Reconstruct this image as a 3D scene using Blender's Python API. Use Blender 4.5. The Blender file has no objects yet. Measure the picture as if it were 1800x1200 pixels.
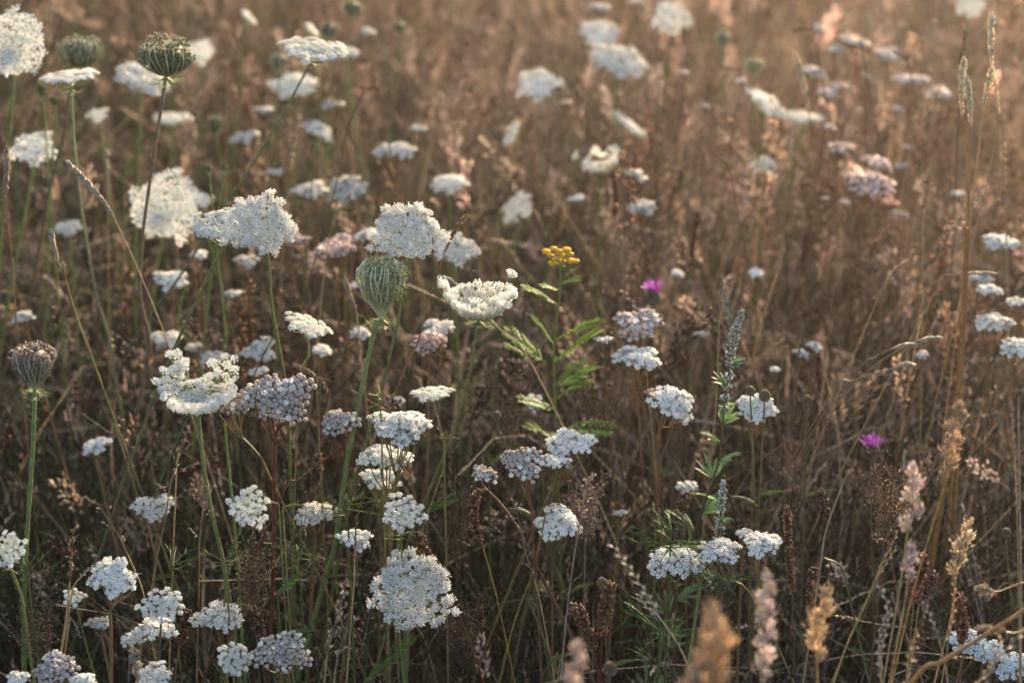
import bpy, math, random
import numpy as np
from mathutils import Vector, Matrix, Quaternion

sc = bpy.context.scene
COL = sc.collection
RAD = math.radians

# ---------------------------------------------------------------- camera
PITCH = RAD(25.0)
CAM = np.array([0.0, 0.0, 1.5])
cam_d = bpy.data.cameras.new('camera')
cam = bpy.data.objects.new('camera', cam_d)
COL.objects.link(cam)
cam.location = CAM
cam.rotation_euler = (math.pi / 2 - PITCH, 0, 0)
cam_d.sensor_width = 36.0
cam_d.lens = 65.0
cam_d.clip_start = 0.05
cam_d.clip_end = 2000.0
cam_d.dof.use_dof = True
cam_d.dof.focus_distance = 2.0
cam_d.dof.aperture_fstop = 3.2
sc.camera = cam

# ---------------------------------------------------------------- sky, sun, exposure
SUN_AZ, SUN_EL = RAD(20.0), RAD(12.0)          # azimuth: to the right of straight ahead
world = bpy.data.worlds.new('World')
sc.world = world
world.use_nodes = True
wn, wl = world.node_tree.nodes, world.node_tree.links
wn.clear()
sky = wn.new('ShaderNodeTexSky')
sky.sky_type = 'NISHITA'
sky.sun_disc = False
sky.sun_elevation = SUN_EL
sky.sun_rotation = SUN_AZ
sky.dust_density = 2.2
sky.ozone_density = 0.6
bg = wn.new('ShaderNodeBackground')
bg.inputs['Strength'].default_value = 0.085
wo = wn.new('ShaderNodeOutputWorld')
wl.new(sky.outputs[0], bg.inputs[0])
wl.new(bg.outputs[0], wo.inputs[0])
sun_d = bpy.data.lights.new('sun', 'SUN')
sun_d.energy = 5.0
sun_d.angle = RAD(4.0)
sun_d.color = (1.0, 0.77, 0.48)
sun = bpy.data.objects.new('sun', sun_d)
COL.objects.link(sun)
sdir = Vector((math.sin(SUN_AZ) * math.cos(SUN_EL), math.cos(SUN_AZ) * math.cos(SUN_EL), math.sin(SUN_EL)))
sun.rotation_euler = sdir.to_track_quat('Z', 'Y').to_euler()
sun.location = sdir * 30
sc.view_settings.view_transform = 'Standard'
sc.view_settings.look = 'None'
sc.view_settings.gamma = 1.0
sc.view_settings.exposure = 2.28
sc.render.engine = 'CYCLES'
sc.cycles.use_denoising = True
sc.cycles.use_adaptive_sampling = True
sc.cycles.adaptive_threshold = 0.02
sc.cycles.max_bounces = 7
sc.cycles.diffuse_bounces = 4
sc.cycles.glossy_bounces = 2
sc.cycles.transmission_bounces = 4
sc.cycles.volume_bounces = 0
sc.cycles.caustics_reflective = False
sc.cycles.caustics_refractive = False

rng = np.random.default_rng(7)
rnd = random.Random(7)

# ---------------------------------------------------------------- geometry of the view (metres)
RV = np.array([1.0, 0, 0])
FV = np.array([0, math.cos(PITCH), -math.sin(PITCH)])
UV = np.array([0, math.sin(PITCH), math.cos(PITCH)])
KP = (36.0 / 65.0) / 1800.0


def P(px, py, D):
    return CAM + D * (FV + (px - 900) * KP * RV + (600 - py) * KP * UV)


def PY(px, py, Y):
    d = FV + (px - 900) * KP * RV + (600 - py) * KP * UV
    return CAM + d * (Y / d[1])


# ---------------------------------------------------------------- materials
def plant_mat(name, rough=0.65, transl=0.3, spec=0.25, noise=0.25, nscale=220.0, tint=0.12):
    m = bpy.data.materials.new(name)
    m.use_nodes = True
    n, l = m.node_tree.nodes, m.node_tree.links
    n.clear()
    out = n.new('ShaderNodeOutputMaterial')
    at = n.new('ShaderNodeAttribute'); at.attribute_name = 'Col'
    oi = n.new('ShaderNodeObjectInfo')
    tc = n.new('ShaderNodeNewGeometry')
    nz = n.new('ShaderNodeTexNoise'); nz.inputs['Scale'].default_value = nscale; nz.inputs['Detail'].default_value = 2
    l.new(tc.outputs['Position'], nz.inputs['Vector'])
    mr = n.new('ShaderNodeMapRange')
    mr.inputs['From Min'].default_value = 0.3; mr.inputs['From Max'].default_value = 0.7
    mr.inputs['To Min'].default_value = 1 - noise; mr.inputs['To Max'].default_value = 1 + noise
    l.new(nz.outputs['Fac'], mr.inputs['Value'])
    mr2 = n.new('ShaderNodeMapRange')
    mr2.inputs['To Min'].default_value = 1 - tint; mr2.inputs['To Max'].default_value = 1 + tint * .6
    l.new(oi.outputs['Random'], mr2.inputs['Value'])
    mu = n.new('ShaderNodeMath'); mu.operation = 'MULTIPLY'
    l.new(mr.outputs[0], mu.inputs[0]); l.new(mr2.outputs[0], mu.inputs[1])
    vm = n.new('ShaderNodeVectorMath'); vm.operation = 'SCALE'
    l.new(at.outputs['Color'], vm.inputs[0]); l.new(mu.outputs[0], vm.inputs['Scale'])
    pb = n.new('ShaderNodeBsdfPrincipled')
    pb.inputs['Roughness'].default_value = rough
    pb.inputs['Specular IOR Level'].default_value = spec
    l.new(vm.outputs[0], pb.inputs['Base Color'])
    if transl > 0:
        tr = n.new('ShaderNodeBsdfTranslucent')
        l.new(vm.outputs[0], tr.inputs['Color'])
        mx = n.new('ShaderNodeMixShader'); mx.inputs[0].default_value = transl
        l.new(pb.outputs[0], mx.inputs[1]); l.new(tr.outputs[0], mx.inputs[2])
        l.new(mx.outputs[0], out.inputs['Surface'])
    else:
        l.new(pb.outputs[0], out.inputs['Surface'])
    return m


M_PETAL = plant_mat('petal', 0.7, 0.2, 0.15, 0.05, 300)
M_STALK = plant_mat('stalk', 0.5, 0.12, 0.3, 0.3, 160, 0.2)
M_DRY = plant_mat('dry_grass', 0.55, 0.42, 0.3, 0.28, 120, 0.2)
M_SEED = plant_mat('seed', 0.7, 0.15, 0.2, 0.4, 400, 0.15)
M_LEAF = plant_mat('leaf', 0.6, 0.3, 0.15, 0.3, 90, 0.15)


M_BLADE = plant_mat('blade', 0.6, 0.32, 0.12, 0.3, 90, 0.15)


# ---------------------------------------------------------------- geometry gatherer (triangles only)
class Geo:
    def __init__(self):
        self.v, self.f, self.c, self.n = [], [], [], 0

    def add(self, V, F, col):
        V = np.asarray(V, float).reshape(-1, 3)
        F = np.asarray(F, int).reshape(-1, 3)
        col = np.asarray(col, float)
        if col.ndim == 1:
            col = np.repeat(col[None], len(V), 0)
        self.v.append(V); self.f.append(F + self.n); self.c.append(col)
        self.n += len(V)
        return self

    def mesh(self, name, mat, smooth=True):
        V, F, C = np.concatenate(self.v), np.concatenate(self.f), np.concatenate(self.c)
        me = bpy.data.meshes.new(name)
        me.vertices.add(len(V)); me.vertices.foreach_set('co', V.ravel().astype(np.float32))
        me.loops.add(len(F) * 3); me.loops.foreach_set('vertex_index', F.ravel().astype(np.int32))
        me.polygons.add(len(F))
        me.polygons.foreach_set('loop_start', np.arange(0, len(F) * 3, 3, dtype=np.int32))
        me.polygons.foreach_set('loop_total', np.full(len(F), 3, dtype=np.int32))
        a = me.color_attributes.new('Col', 'FLOAT_COLOR', 'POINT')
        a.data.foreach_set('color', np.hstack([C, np.ones((len(C), 1))]).ravel().astype(np.float32))
        me.update(calc_edges=True)
        if smooth:
            me.polygons.foreach_set('use_smooth', np.ones(len(F), bool))
        me.materials.append(mat)
        return me


def norm(a):
    return a / np.maximum(np.linalg.norm(a, axis=-1, keepdims=True), 1e-9)


def tubes(Pt, R, sides=4, cap=False):
    """Pt (N,K,3), R (N,K) -> V, F, repeat count of verts per tube"""
    Pt = np.asarray(Pt, float); R = np.asarray(R, float)
    if Pt.ndim == 2:
        Pt = Pt[None]; R = R[None]
    N, K, _ = Pt.shape
    T = np.gradient(Pt, axis=1)
    T = norm(T)
    ref = np.where(np.abs(T[:, :1, 0:1]) > 0.8, np.array([0, 0, 1.0]), np.array([1.0, 0, 0]))
    ref = np.broadcast_to(ref, T.shape)
    A = norm(np.cross(T, ref)); B = np.cross(T, A)
    an = np.arange(sides) * 2 * math.pi / sides
    V = Pt[:, :, None] + R[:, :, None, None] * (A[:, :, None] * np.cos(an)[:, None] + B[:, :, None] * np.sin(an)[:, None])
    idx = np.arange(N * K * sides).reshape(N, K, sides)
    a = idx[:, :-1]; b = idx[:, 1:]
    a2 = np.roll(a, -1, 2); b2 = np.roll(b, -1, 2)
    F = np.concatenate([np.stack([a, a2, b2], -1).reshape(-1, 3), np.stack([a, b2, b], -1).reshape(-1, 3)])
    return V.reshape(-1, 3), F


def ribbons(Pt, W, side):
    """flat blades with a slight keel: Pt (N,K,3), W (N,K), side (N,3)"""
    N, K, _ = Pt.shape
    T = norm(np.gradient(Pt, axis=1))
    S = norm(np.cross(T, np.cross(np.broadcast_to(side[:, None], T.shape), T)))
    up = np.cross(S, T)
    V = np.stack([Pt - S * W[..., None], Pt + up * W[..., None] * 0.35, Pt + S * W[..., None]], 2)
    idx = np.arange(N * K * 3).reshape(N, K, 3)
    fs = []
    for j in (0, 1):
        a, b, c, d = idx[:, :-1, j], idx[:, :-1, j + 1], idx[:, 1:, j + 1], idx[:, 1:, j]
        fs += [np.stack([a, b, c], -1).reshape(-1, 3), np.stack([a, c, d], -1).reshape(-1, 3)]
    return V.reshape(-1, 3), np.concatenate(fs)


def frames(D, spin=None):
    D = norm(np.asarray(D, float))
    ref = np.where(np.abs(D[:, 2:3]) > 0.9, np.array([1.0, 0, 0]), np.array([0, 0, 1.0]))
    A = norm(np.cross(ref, D)); B = np.cross(D, A)
    if spin is not None:
        c, s = np.cos(spin)[:, None], np.sin(spin)[:, None]
        A, B = A * c + B * s, -A * s + B * c
    return A, B, D


def scatter(Vt, Ft, pos, D, L, W, spin=None):
    """copies of template (x,y width axes, z length axis)"""
    N = len(pos)
    A, B, D = frames(D, spin)
    L = np.broadcast_to(L, (N,)); W = np.broadcast_to(W, (N,))
    V = pos[:, None] + Vt[None, :, 0:1] * W[:, None, None] * A[:, None] + Vt[None, :, 1:2] * W[:, None, None] * B[:, None] + Vt[None, :, 2:3] * L[:, None, None] * D[:, None]
    F = Ft[None] + (np.arange(N) * len(Vt))[:, None, None]
    return V.reshape(-1, 3), F.reshape(-1, 3)


def lens(sides=4, rings=((.35, .5), ), tip=1.0):
    V = [(0, 0, 0)]
    for z, r in rings:
        for k in range(sides):
            a = k * 2 * math.pi / sides
            V.append((r * math.cos(a), r * math.sin(a), z))
    V.append((0, 0, tip))
    F = []
    nr = len(rings)
    for k in range(sides):
        k2 = (k + 1) % sides
        F.append((0, 1 + k2, 1 + k))
        for r in range(nr - 1):
            a, b = 1 + r * sides + k, 1 + r * sides + k2
            c, d = b + sides, a + sides
            F += [(a, b, c), (a, c, d)]
        F.append((1 + (nr - 1) * sides + k, 1 + (nr - 1) * sides + k2, len(V) - 1))
    return np.array(V, float), np.array(F)


LENS3 = lens(3)
LENS4 = lens(4, ((.35, .5),))
LENS6 = lens(6, ((.2, .38), (.55, .42), (.85, .2)))
BEADT = lens(6, ((.15, .4), (.5, .5), (.85, .34)))


def bead_mesh(openf, seed):
    """yarrow flower: small ovoid cup with five blunt ray petals; returns V, F, C, unit width 1"""
    r = np.random.default_rng(seed)
    g = Geo()
    V, F = BEADT
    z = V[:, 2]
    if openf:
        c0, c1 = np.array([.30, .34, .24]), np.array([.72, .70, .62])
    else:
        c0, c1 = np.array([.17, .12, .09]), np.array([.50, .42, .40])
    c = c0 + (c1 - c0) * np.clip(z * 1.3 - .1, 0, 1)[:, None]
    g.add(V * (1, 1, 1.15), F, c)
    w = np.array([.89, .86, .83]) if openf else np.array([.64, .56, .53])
    for k in range(5):
        a = k * 2 * math.pi / 5 + r.uniform(-.2, .2)
        d = np.array([math.cos(a), math.sin(a), 0]); s = np.array([-math.sin(a), math.cos(a), 0])
        lift = 1.12 if openf else .95
        r0, r1 = (.16, .66) if openf else (.18, .56)
        droop = r.uniform(-.1, .08) if openf else -.32
        hw = .27 if openf else .24
        z0 = np.array([0, 0, lift])
        vs = [d * r0 + z0, d * (r0 + r1) * .55 + s * hw + z0 + (0, 0, .06), d * r1 + s * hw * .6 + z0 + (0, 0, droop),
              d * r1 - s * hw * .6 + z0 + (0, 0, droop), d * (r0 + r1) * .55 - s * hw + z0 + (0, 0, .06)]
        g.add(vs, [(0, 1, 2), (0, 2, 3), (0, 3, 4)], w * r.uniform(.93, 1.05))
    return np.concatenate(g.v), np.concatenate(g.f), np.concatenate(g.c)


def floret(seed, curl=0.0):
    """carrot floret: five notched petals"""
    r = np.random.default_rng(seed)
    vs, fs = [(0, 0, 0)], []
    for k in range(5):
        a = k * 2 * math.pi / 5 + r.uniform(-.15, .15)
        L = r.uniform(.42, .58)
        d = np.array([math.cos(a), math.sin(a), 0]); s = np.array([-math.sin(a), math.cos(a), 0])
        z = np.array([0, 0, r.uniform(-.08, .16) + curl])
        i = len(vs)
        vs += [d * L * .7 + s * .2 + z * .6, d * L + s * .07 + z, d * L - s * .07 + z, d * L * .7 - s * .2 + z * .6]
        fs += [(0, i, i + 1), (0, i + 1, i + 2), (0, i + 2, i + 3)]
    return np.array(vs, float), np.array(fs)


WHITE = np.array([.90, .885, .88])


def umbellet_mesh(mode, seed, nf=30):
    """one little umbel of unit radius, hub at 0, florets on a dome at z about 1"""
    r = np.random.default_rng(seed)
    g = Geo()
    k = np.arange(nf) + .5
    rr = np.sqrt(k / nf) * r.uniform(.88, 1.12, nf)
    th = k * 2.39996 + r.uniform(-.3, .3, nf)
    if mode in ('fresh', 'round'):
        x, y = rr * np.cos(th), rr * np.sin(th)
        z = .95 - (.28 if mode == 'fresh' else .8) * rr ** 2 + r.uniform(-.12, .12, nf)
        pos = np.stack([x, y, z], 1)
        nrm = norm(np.stack([x * .45 + r.uniform(-.25, .25, nf), y * .45 + r.uniform(-.25, .25, nf), np.ones(nf)], 1))
        g.add(*tubes(np.stack([pos * 0, pos * .5 + [0, 0, -.05], pos], 1), np.full((nf, 3), .024), 3), (.68, .71, .60))
        V, F = floret(seed)
        Vs, Fs = scatter(V, F, pos, nrm, 1.0, r.uniform(.34, .52, nf) * (1.25 if nf < 20 else 1), r.uniform(0, 6, nf))
        g.add(Vs, Fs, np.repeat(np.where(r.uniform(0, 1, (nf, 1)) < .05, [[.50, .42, .30]], WHITE[None]) * r.uniform(.86, 1.04, (nf, 1)), len(V), 0))
        V, F = lens(4, ((.5, .5),))
        Vs, Fs = scatter(V, F, pos, nrm, .12, .14)
        g.add(Vs, Fs, (.70, .70, .60))
    else:                                  # 'curly': long thin pedicels that hook over, small closing florets
        ln = r.uniform(.85, 1.75, nf)
        x, y = rr * np.cos(th), rr * np.sin(th)
        hook = r.uniform(-.5, .5, (nf, 2))
        p0 = np.zeros((nf, 3))
        p1 = np.stack([x * .7, y * .7, .5 * ln], 1)
        p2 = np.stack([x * 1.15, y * 1.15, .95 * ln], 1)
        p3 = np.stack([x * 1.1 + hook[:, 0] * .5, y * 1.1 + hook[:, 1] * .5, 1.1 * ln], 1)
        p4 = np.stack([x * .9 + hook[:, 0], y * .9 + hook[:, 1], 1.0 * ln], 1)
        pts = np.stack([p0, p1, p2, p3, p4], 1)
        rad = np.tile([.045, .05, .055, .06, .05], (nf, 1))
        tipc = np.array([.90, .885, .865])
        c = np.repeat(np.stack([np.array([.66, .70, .56]), [.80, .80, .74], tipc, tipc, tipc])[None], nf, 0)
        V, F = tubes(pts, rad, 3)
        g.add(V, F, np.repeat(c.reshape(-1, 3), 3, 0))
        V, F = floret(seed, .25)
        Vs, Fs = scatter(V, F, p3, norm(p3 - p1), 1.0, r.uniform(.30, .46, nf), r.uniform(0, 6, nf))
        g.add(Vs, Fs, WHITE)
    return g


UMB = {m: [umbellet_mesh(m, s + 10 * i).mesh('umbellet', M_PETAL, False) for s in range(5)] for i, m in enumerate(('fresh', 'curly', 'round'))}
UMBG = {m: [umbellet_mesh(m, s + 50, 11) for s in range(3)] for m in ('fresh', 'curly', 'round')}


def bract_mesh(seed):
    r = np.random.default_rng(seed)
    g = Geo()
    t = np.linspace(0, 1, 6)
    mid = np.stack([t * .9, t * 0 + .03 * np.sin(t * 5), -.38 * np.sin(t * 2.1) + .5 * t ** 3], 1)
    g.add(*tubes(mid, .022 * (1.1 - t), 3), (.34, .40, .20))
    for i, s in ((2, 1), (2, -1), (3, 1), (3, -1)):
        b = mid[i]; e = b + np.array([.32, s * .16, .06 + .05 * r.uniform(-1, 1)])
        m = (b + e) / 2 + [0, s * .07, 0]
        g.add(*tubes(np.stack([b, m, e]), np.array([.014, .012, .004]), 3), (.42, .48, .27))
    return g.mesh('bract', M_LEAF)


BRACT = [bract_mesh(s) for s in range(3)]


# ---------------------------------------------------------------- object helpers
def link(o):
    COL.objects.link(o)
    return o


def thing(name, loc, label, cat, group=None):
    o = bpy.data.objects.new(name, None)
    o.empty_display_size = 0.02
    o.location = loc
    o['label'] = label
    o['category'] = cat
    if group:
        o['group'] = group
    return link(o)


def part(name, data, parent, loc=(0, 0, 0), rot=None, scale=None, mat=None):
    o = bpy.data.objects.new(name, data)
    link(o)
    o.parent = parent
    o.location = loc
    if rot is not None:
        o.rotation_mode = 'QUATERNION'
        o.rotation_quaternion = rot
    if scale is not None:
        o.scale = scale if hasattr(scale, '__len__') else (scale,) * 3
    return o


def smooth_path(pts, per=5):
    pts = np.asarray(pts, float)
    if len(pts) < 3:
        t = np.linspace(0, 1, per + 1)[:, None]
        return pts[0] * (1 - t) + pts[-1] * t
    q = np.vstack([2 * pts[0] - pts[1], pts, 2 * pts[-1] - pts[-2]])
    out = []
    for i in range(1, len(q) - 2):
        p0, p1, p2, p3 = q[i - 1:i + 3]
        for t in np.linspace(0, 1, per, endpoint=False):
            out.append(.5 * ((2 * p1) + (p2 - p0) * t + (2 * p0 - 5 * p1 + 4 * p2 - p3) * t * t + (3 * p1 - p0 - 3 * p2 + p3) * t ** 3))
    out.append(pts[-1])
    return np.array(out)


def stem_path(top, pix, lean=None):
    """from the world point top through pixel waypoints in the vertical plane of the plant, then into the ground"""
    Y = top[1]
    pts = [np.array(top)]
    for (px, py) in pix:
        p = PY(px, py, Y)
        if p[2] < pts[-1][2] - .01 and p[2] > 0.03:
            pts.append(p)
    last = pts[-1]
    if len(pts) > 1:
        d = (pts[-1] - pts[-2]); d = d / max(-d[2], 1e-3)
        d = np.clip(d, -.45, .45); sl = d[0]
    else:
        sl = rnd.uniform(-.18, .18) if lean is None else lean
    zb = last[2] + .015
    if zb > .12:
        pts.append(last + np.array([sl * zb * .5, 0.01, -zb * .55]))
        pts.append(np.array([last[0] + sl * zb * .7, last[1] + .02, -.015]))
    else:
        pts.append(np.array([last[0] + sl * zb, last[1], -.015]))
    return smooth_path(pts, 6)


C_GREEN = np.array([.17, .21, .075])
C_PURP = np.array([.10, .055, .048])
C_BROWN = np.array([.20, .12, .07])
C_STRAW = np.array([.42, .30, .17])
C_RED = np.array([.17, .04, .028])


def stem_geo(path, r0, r1, col, col2=None, hairs=0, nodes=True, r=None):
    r = r or rng
    g = Geo()
    n = len(path)
    R = np.linspace(r0, r1, n)
    if hairs:
        R = R * r.uniform(.92, 1.08, n)
    V, F = tubes(path, R, 6)
    t = np.linspace(0, 1, n)[:, None]
    c = np.asarray(col) * (1 - t) + (np.asarray(col2 if col2 is not None else col)) * t
    g.add(V, F, np.repeat(c, 6, 0))
    if hairs:
        cum = r.uniform(0, n - 1.01, hairs)
        i = cum.astype(int); fr = (cum - i)[:, None]
        p = path[i] * (1 - fr) + path[i + 1] * fr
        d = norm(r.normal(size=(hairs, 3)) * (1, 1, .35))
        Vh, Fh = scatter(*LENS3, p + d * R[i][:, None] * .8, d, r.uniform(.0012, .0026, hairs), .00035)
        g.add(Vh, Fh, np.array([.55, .58, .42]))
    return g


def tilt_normal(tx, tc):
    return norm(np.array([math.tan(RAD(tx)), -math.tan(RAD(tc)), 1.0]))


def quat_z(n, spin=0.0):
    return Vector(n).to_track_quat('Z', 'Y') @ Quaternion((0, 0, 1), spin)


def umbel_layout(n, shape, r, gap=None):
    k = np.arange(n) + .5
    rr = np.sqrt(k / n)
    th = k * 2.39996 + r.uniform(0, 6)
    edge = 1 + .10 * np.sin(3 * th + r.uniform(0, 6)) + .07 * np.sin(5 * th + r.uniform(0, 6))
    rr = rr * edge * r.uniform(.94, 1.04, n)
    x, y = rr * np.cos(th), rr * np.sin(th)
    if shape == 'flat':
        z = .50 - .06 * rr ** 2 + r.uniform(-.03, .03, n); o = .35
    elif shape == 'dome':
        z = .62 - .30 * rr ** 2 + r.uniform(-.03, .03, n); o = .7
    elif shape == 'bowl':
        z = .10 + .74 * rr ** 2.0 + r.uniform(-.05, .05, n); o = .25
    elif shape == 'crown':
        dg = np.degrees(np.arctan2(y, x))
        horn = np.exp(-((dg - 128) / 26) ** 2) + np.exp(-((dg - 44) / 26) ** 2)
        z = .12 + .46 * rr ** 2.0 + .42 * horn * np.clip(rr - .45, 0, 1) * 1.6 + r.uniform(-.05, .05, n); o = .3
    elif shape == 'ball':
        z = .85 - .75 * rr ** 2; o = 1.4
    pos = np.stack([x, y, z], 1)
    nr = norm(np.stack([x * o + r.uniform(-.18, .18, n), y * o + r.uniform(-.18, .18, n), np.ones(n)], 1))
    if shape in ('bowl', 'crown'):          # the lip rolls outwards
        lip = np.clip((rr - .72) / .28, 0, 1)[:, None]
        side = np.where(y > .1, -1.1, 1.3)[:, None]      # the far wall opens inwards, the near wall leans out
        nr = norm(nr + np.clip((rr - .35) / .5, 0, 1)[:, None] * np.stack([x * .6, y, z * 0], 1) * side + lip * r.uniform(-.3, .3, (n, 3)))
    keep = np.ones(n, bool)
    if gap:
        a = np.angle(np.exp(1j * (np.arctan2(y, x) - RAD(gap[0]))))
        keep = ~((np.abs(a) < RAD(gap[1])) & (rr > gap[2]))
    return pos[keep], nr[keep], 1.0 / math.sqrt(n)


def carrot(px, py, w, D, label, tc=0, tx=0, shape='flat', mode='fresh', n=36, stem=(), col=C_GREEN, col2=None, hero=True,
           gap=None, rs=.0019, bracts=True, group='white carrot umbels over the meadow', spin=None, fine=1.0, cat='carrot flower'):
    r = np.random.default_rng(int(px * 7 + py * 13))
    n = int(n * (1.45 if hero else 1.25) * (1.5 if tc > 50 else 1))
    Rm = w * KP * D / 2
    nv = tilt_normal(tx, tc)
    c = P(px, py, D)
    hub = c - nv * Rm * .42
    path = stem_path(hub, stem)
    base = path[-1].copy()
    t = thing('wild_carrot', base, label, cat, group)
    part('stem', stem_geo(path - base, rs, rs * 1.25, col, col2, 140 if hero else 0, r=r).mesh('stem', M_STALK), t)
    pos, nr, sz = umbel_layout(n, shape, r, gap)
    pos = pos * Rm
    g = Geo()
    m = len(pos)
    base_r = pos - nr * sz * Rm * .95
    mid = base_r * .5 + np.stack([base_r[:, 0] * .14, base_r[:, 1] * .14, -np.abs(base_r[:, 2]) * .14], 1)
    V, F = tubes(np.stack([pos * 0, mid, base_r], 1), np.tile([.0006, .0005, .0004], (m, 1)), 3)
    g.add(V, F, (.33, .38, .18))
    sp = r.uniform(0, 6.28) if spin is None else spin
    q = quat_z(nv, 0)
    if hero:
        u = part('umbel', g.mesh('umbel_rays', M_STALK), t, hub - base, q)
        for i in range(m):
            s = sz * Rm * r.uniform(.95, 1.2) * fine
            part('umbellet', UMB[mode][r.integers(5)], u, base_r[i], quat_z(nr[i], r.uniform(0, 6.28)), (s, s, s * r.uniform(.9, 1.1)))
        if bracts:
            nb = 9
            for i in range(nb):
                a = i * 2 * math.pi / nb + r.uniform(-.25, .25)
                s = Rm * r.uniform(.42, .62)
                part('bract', BRACT[r.integers(3)], u, (0, 0, -.001), Quaternion((0, 0, 1), a), s)
    else:
        for i in range(m):
            src = UMBG[mode][r.integers(3)]
            s = sz * Rm * r.uniform(1.2, 1.5)
            A, B, Dn = frames(nr[i:i + 1], r.uniform(0, 6, 1))
            V = np.concatenate(src.v) * s
            V = base_r[i] + V[:, 0:1] * A + V[:, 1:2] * B + V[:, 2:3] * Dn
            g.add(V, np.concatenate(src.f), np.concatenate(src.c))
        part('umbel', g.mesh('umbel', M_PETAL, False), t, hub - base, q)
    return t


# ---------------------------------------------------------------- carrot seed nests
def nest(px, py, w, h, D, label, tx=0, tc=0, stem=(), dip=0.0, rs=.0026, green=(.13, .17, .085), tip=(.50, .50, .38), col=C_GREEN, col2=None,
         nr_=46, inner=170, bract=True, belly=.55, hero=True, bractcol=None):
    r = np.random.default_rng(int(px * 3 + py))
    R, H = w * KP * D / 2, h * KP * D
    nv = tilt_normal(tx, tc)
    hub = P(px, py + h / 2, D)
    path = stem_path(hub, stem)
    base = path[-1].copy()
    t = thing('carrot_seed_head', base, label, 'seed head', 'closed green seed heads of wild carrot')
    part('stem', stem_geo(path - base, rs, rs * 1.3, col, col2, 260 if hero else 0, r=r).mesh('stem', M_STALK), t)
    q = quat_z(nv)
    zt = np.array([0, .12, .3, .5, .7, .86, 1.0])
    rt = np.array([.06, .24, .55, .84, 1.0, .92, .55]) if belly > .5 else np.array([.06, .5, .86, 1.0, .98, .88, .72])

    def rad(z):
        return np.interp(z, zt, rt) * R

    def ztop(x):
        return 1 - dip * np.exp(-(x / (R * .45)) ** 2)
    # outer rays
    g = Geo()
    K = 9
    th = np.arange(nr_) * 2 * math.pi / nr_ + r.uniform(-.06, .06, nr_)
    u = np.linspace(0, 1, K)
    endz = r.uniform(.86, 1.0, nr_)
    tw = r.uniform(-.5, .5, nr_)
    ang = th[:, None] + tw[:, None] * u[None] ** 2
    zz = endz[:, None] * u[None] ** 1.05
    lop = 1 + .10 * np.cos(ang + r.uniform(0, 6)) + .05 * np.cos(2 * ang)
    rr = rad(zz) * lop * r.uniform(.86, 1.08, (nr_, 1)) * (1 + .05 * np.sin(u[None] * 5 + r.uniform(0, 6, (nr_, 1))))
    x, y = rr * np.cos(ang), rr * np.sin(ang)
    pts = np.stack([x, y, zz * H * np.where(u[None] > .5, ztop(x), 1)], 2)
    cc = np.array([.43, .47, .29])[None] + (np.array(tip) - [.43, .47, .29])[None] * np.linspace(0, 1, K)[:, None] ** 2
    V, F = tubes(pts, np.linspace(.00072, .0004, K)[None] * r.uniform(.6, 1.1, (nr_, 1)), 4)
    g.add(V, F, np.repeat(np.tile(cc, (nr_, 1)), 4, 0))
    rays = g.mesh('ray_cage', M_STALK)
    head = part('seed_cage', rays, t, hub - base, q)
    # dense inner fruit mass
    g = Geo()
    V, F = LENS6
    zc = np.linspace(0, 1, 12)
    core, ci = [], []
    for z in zc:
        for k in range(14):
            a = k * 2 * math.pi / 14
            rr0 = rad(min(z * .96 + .02, 1)) * .74 * (1 if z < .95 else .3)
            xx = rr0 * math.cos(a)
            core.append((xx, rr0 * math.sin(a), z * .9 * H * (ztop(xx) if z > .5 else 1)))
    for i in range(11):
        for k in range(14):
            a, b = i * 14 + k, i * 14 + (k + 1) % 14
            ci += [(a, b, b + 14), (a, b + 14, a + 14)]
    g.add(core, ci, np.array(green) * .8)
    for i in range(inner):
        a = r.uniform(0, 6.28); z = r.uniform(.22, 1.0) ** .8
        rr1 = rad(z) * r.uniform(.74, 1.0)
        if z > .86:
            rr1 = rad(z) * math.sqrt(r.uniform(0, 1))
        p = np.array([rr1 * math.cos(a), rr1 * math.sin(a), 0]); p[2] = z * H * (ztop(p[0]) if z > .5 else 1) * .97
        nb = 11 if hero else 5
        out = norm(np.array([p[0], p[1], (z - .45) * R * 1.2]))
        d = norm(r.normal(size=(nb, 3)) + out * .9 + [0, 0, .5])
        L = r.uniform(.045, .10, nb) * H
        k = r.normal(size=(nb, 3)) * .35
        q1 = p + d * L[:, None] * .55
        q2 = q1 + norm(d + k) * L[:, None] * .45
        V, F = tubes(np.stack([np.repeat(p[None], nb, 0), q1, q2], 1), np.tile([.0007, .0006, .0003], (nb, 1)), 3)
        tipw = np.clip((z - .30) * 1.45, 0, 1) ** 1.3 * .95
        tc_ = np.array(green) * 1.5 * (1 - tipw) + np.array(tip) * tipw
        cc = np.stack([np.array(green), np.array(green) * 1.3, tc_])
        g.add(V, F, np.repeat(np.tile(cc, (nb, 1)), 3, 0))
    part('fruit_mass', g.mesh('fruit_mass', M_SEED), t, hub - base, q)
    if bract:
        for i in range(12):
            a = i * 2 * math.pi / 12 + r.uniform(-.2, .2)
            s = R * r.uniform(.7, 1.0)
            b = part('bract', BRACT[i % 3], head, (0, 0, -.001), Quaternion((0, 0, 1), a), s)
    return t


# ---------------------------------------------------------------- yarrow
BEADG = {True: [bead_mesh(True, s) for s in range(4)], False: [bead_mesh(False, s + 9) for s in range(4)]}


def _bead_mesh_obj(openf, i):
    V, F, C = BEADG[openf][i]
    return Geo().add(V, F, C).mesh('flower', M_PETAL)


BEADM = {k: [_bead_mesh_obj(k, i) for i in range(4)] for k in (True, False)}


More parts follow.
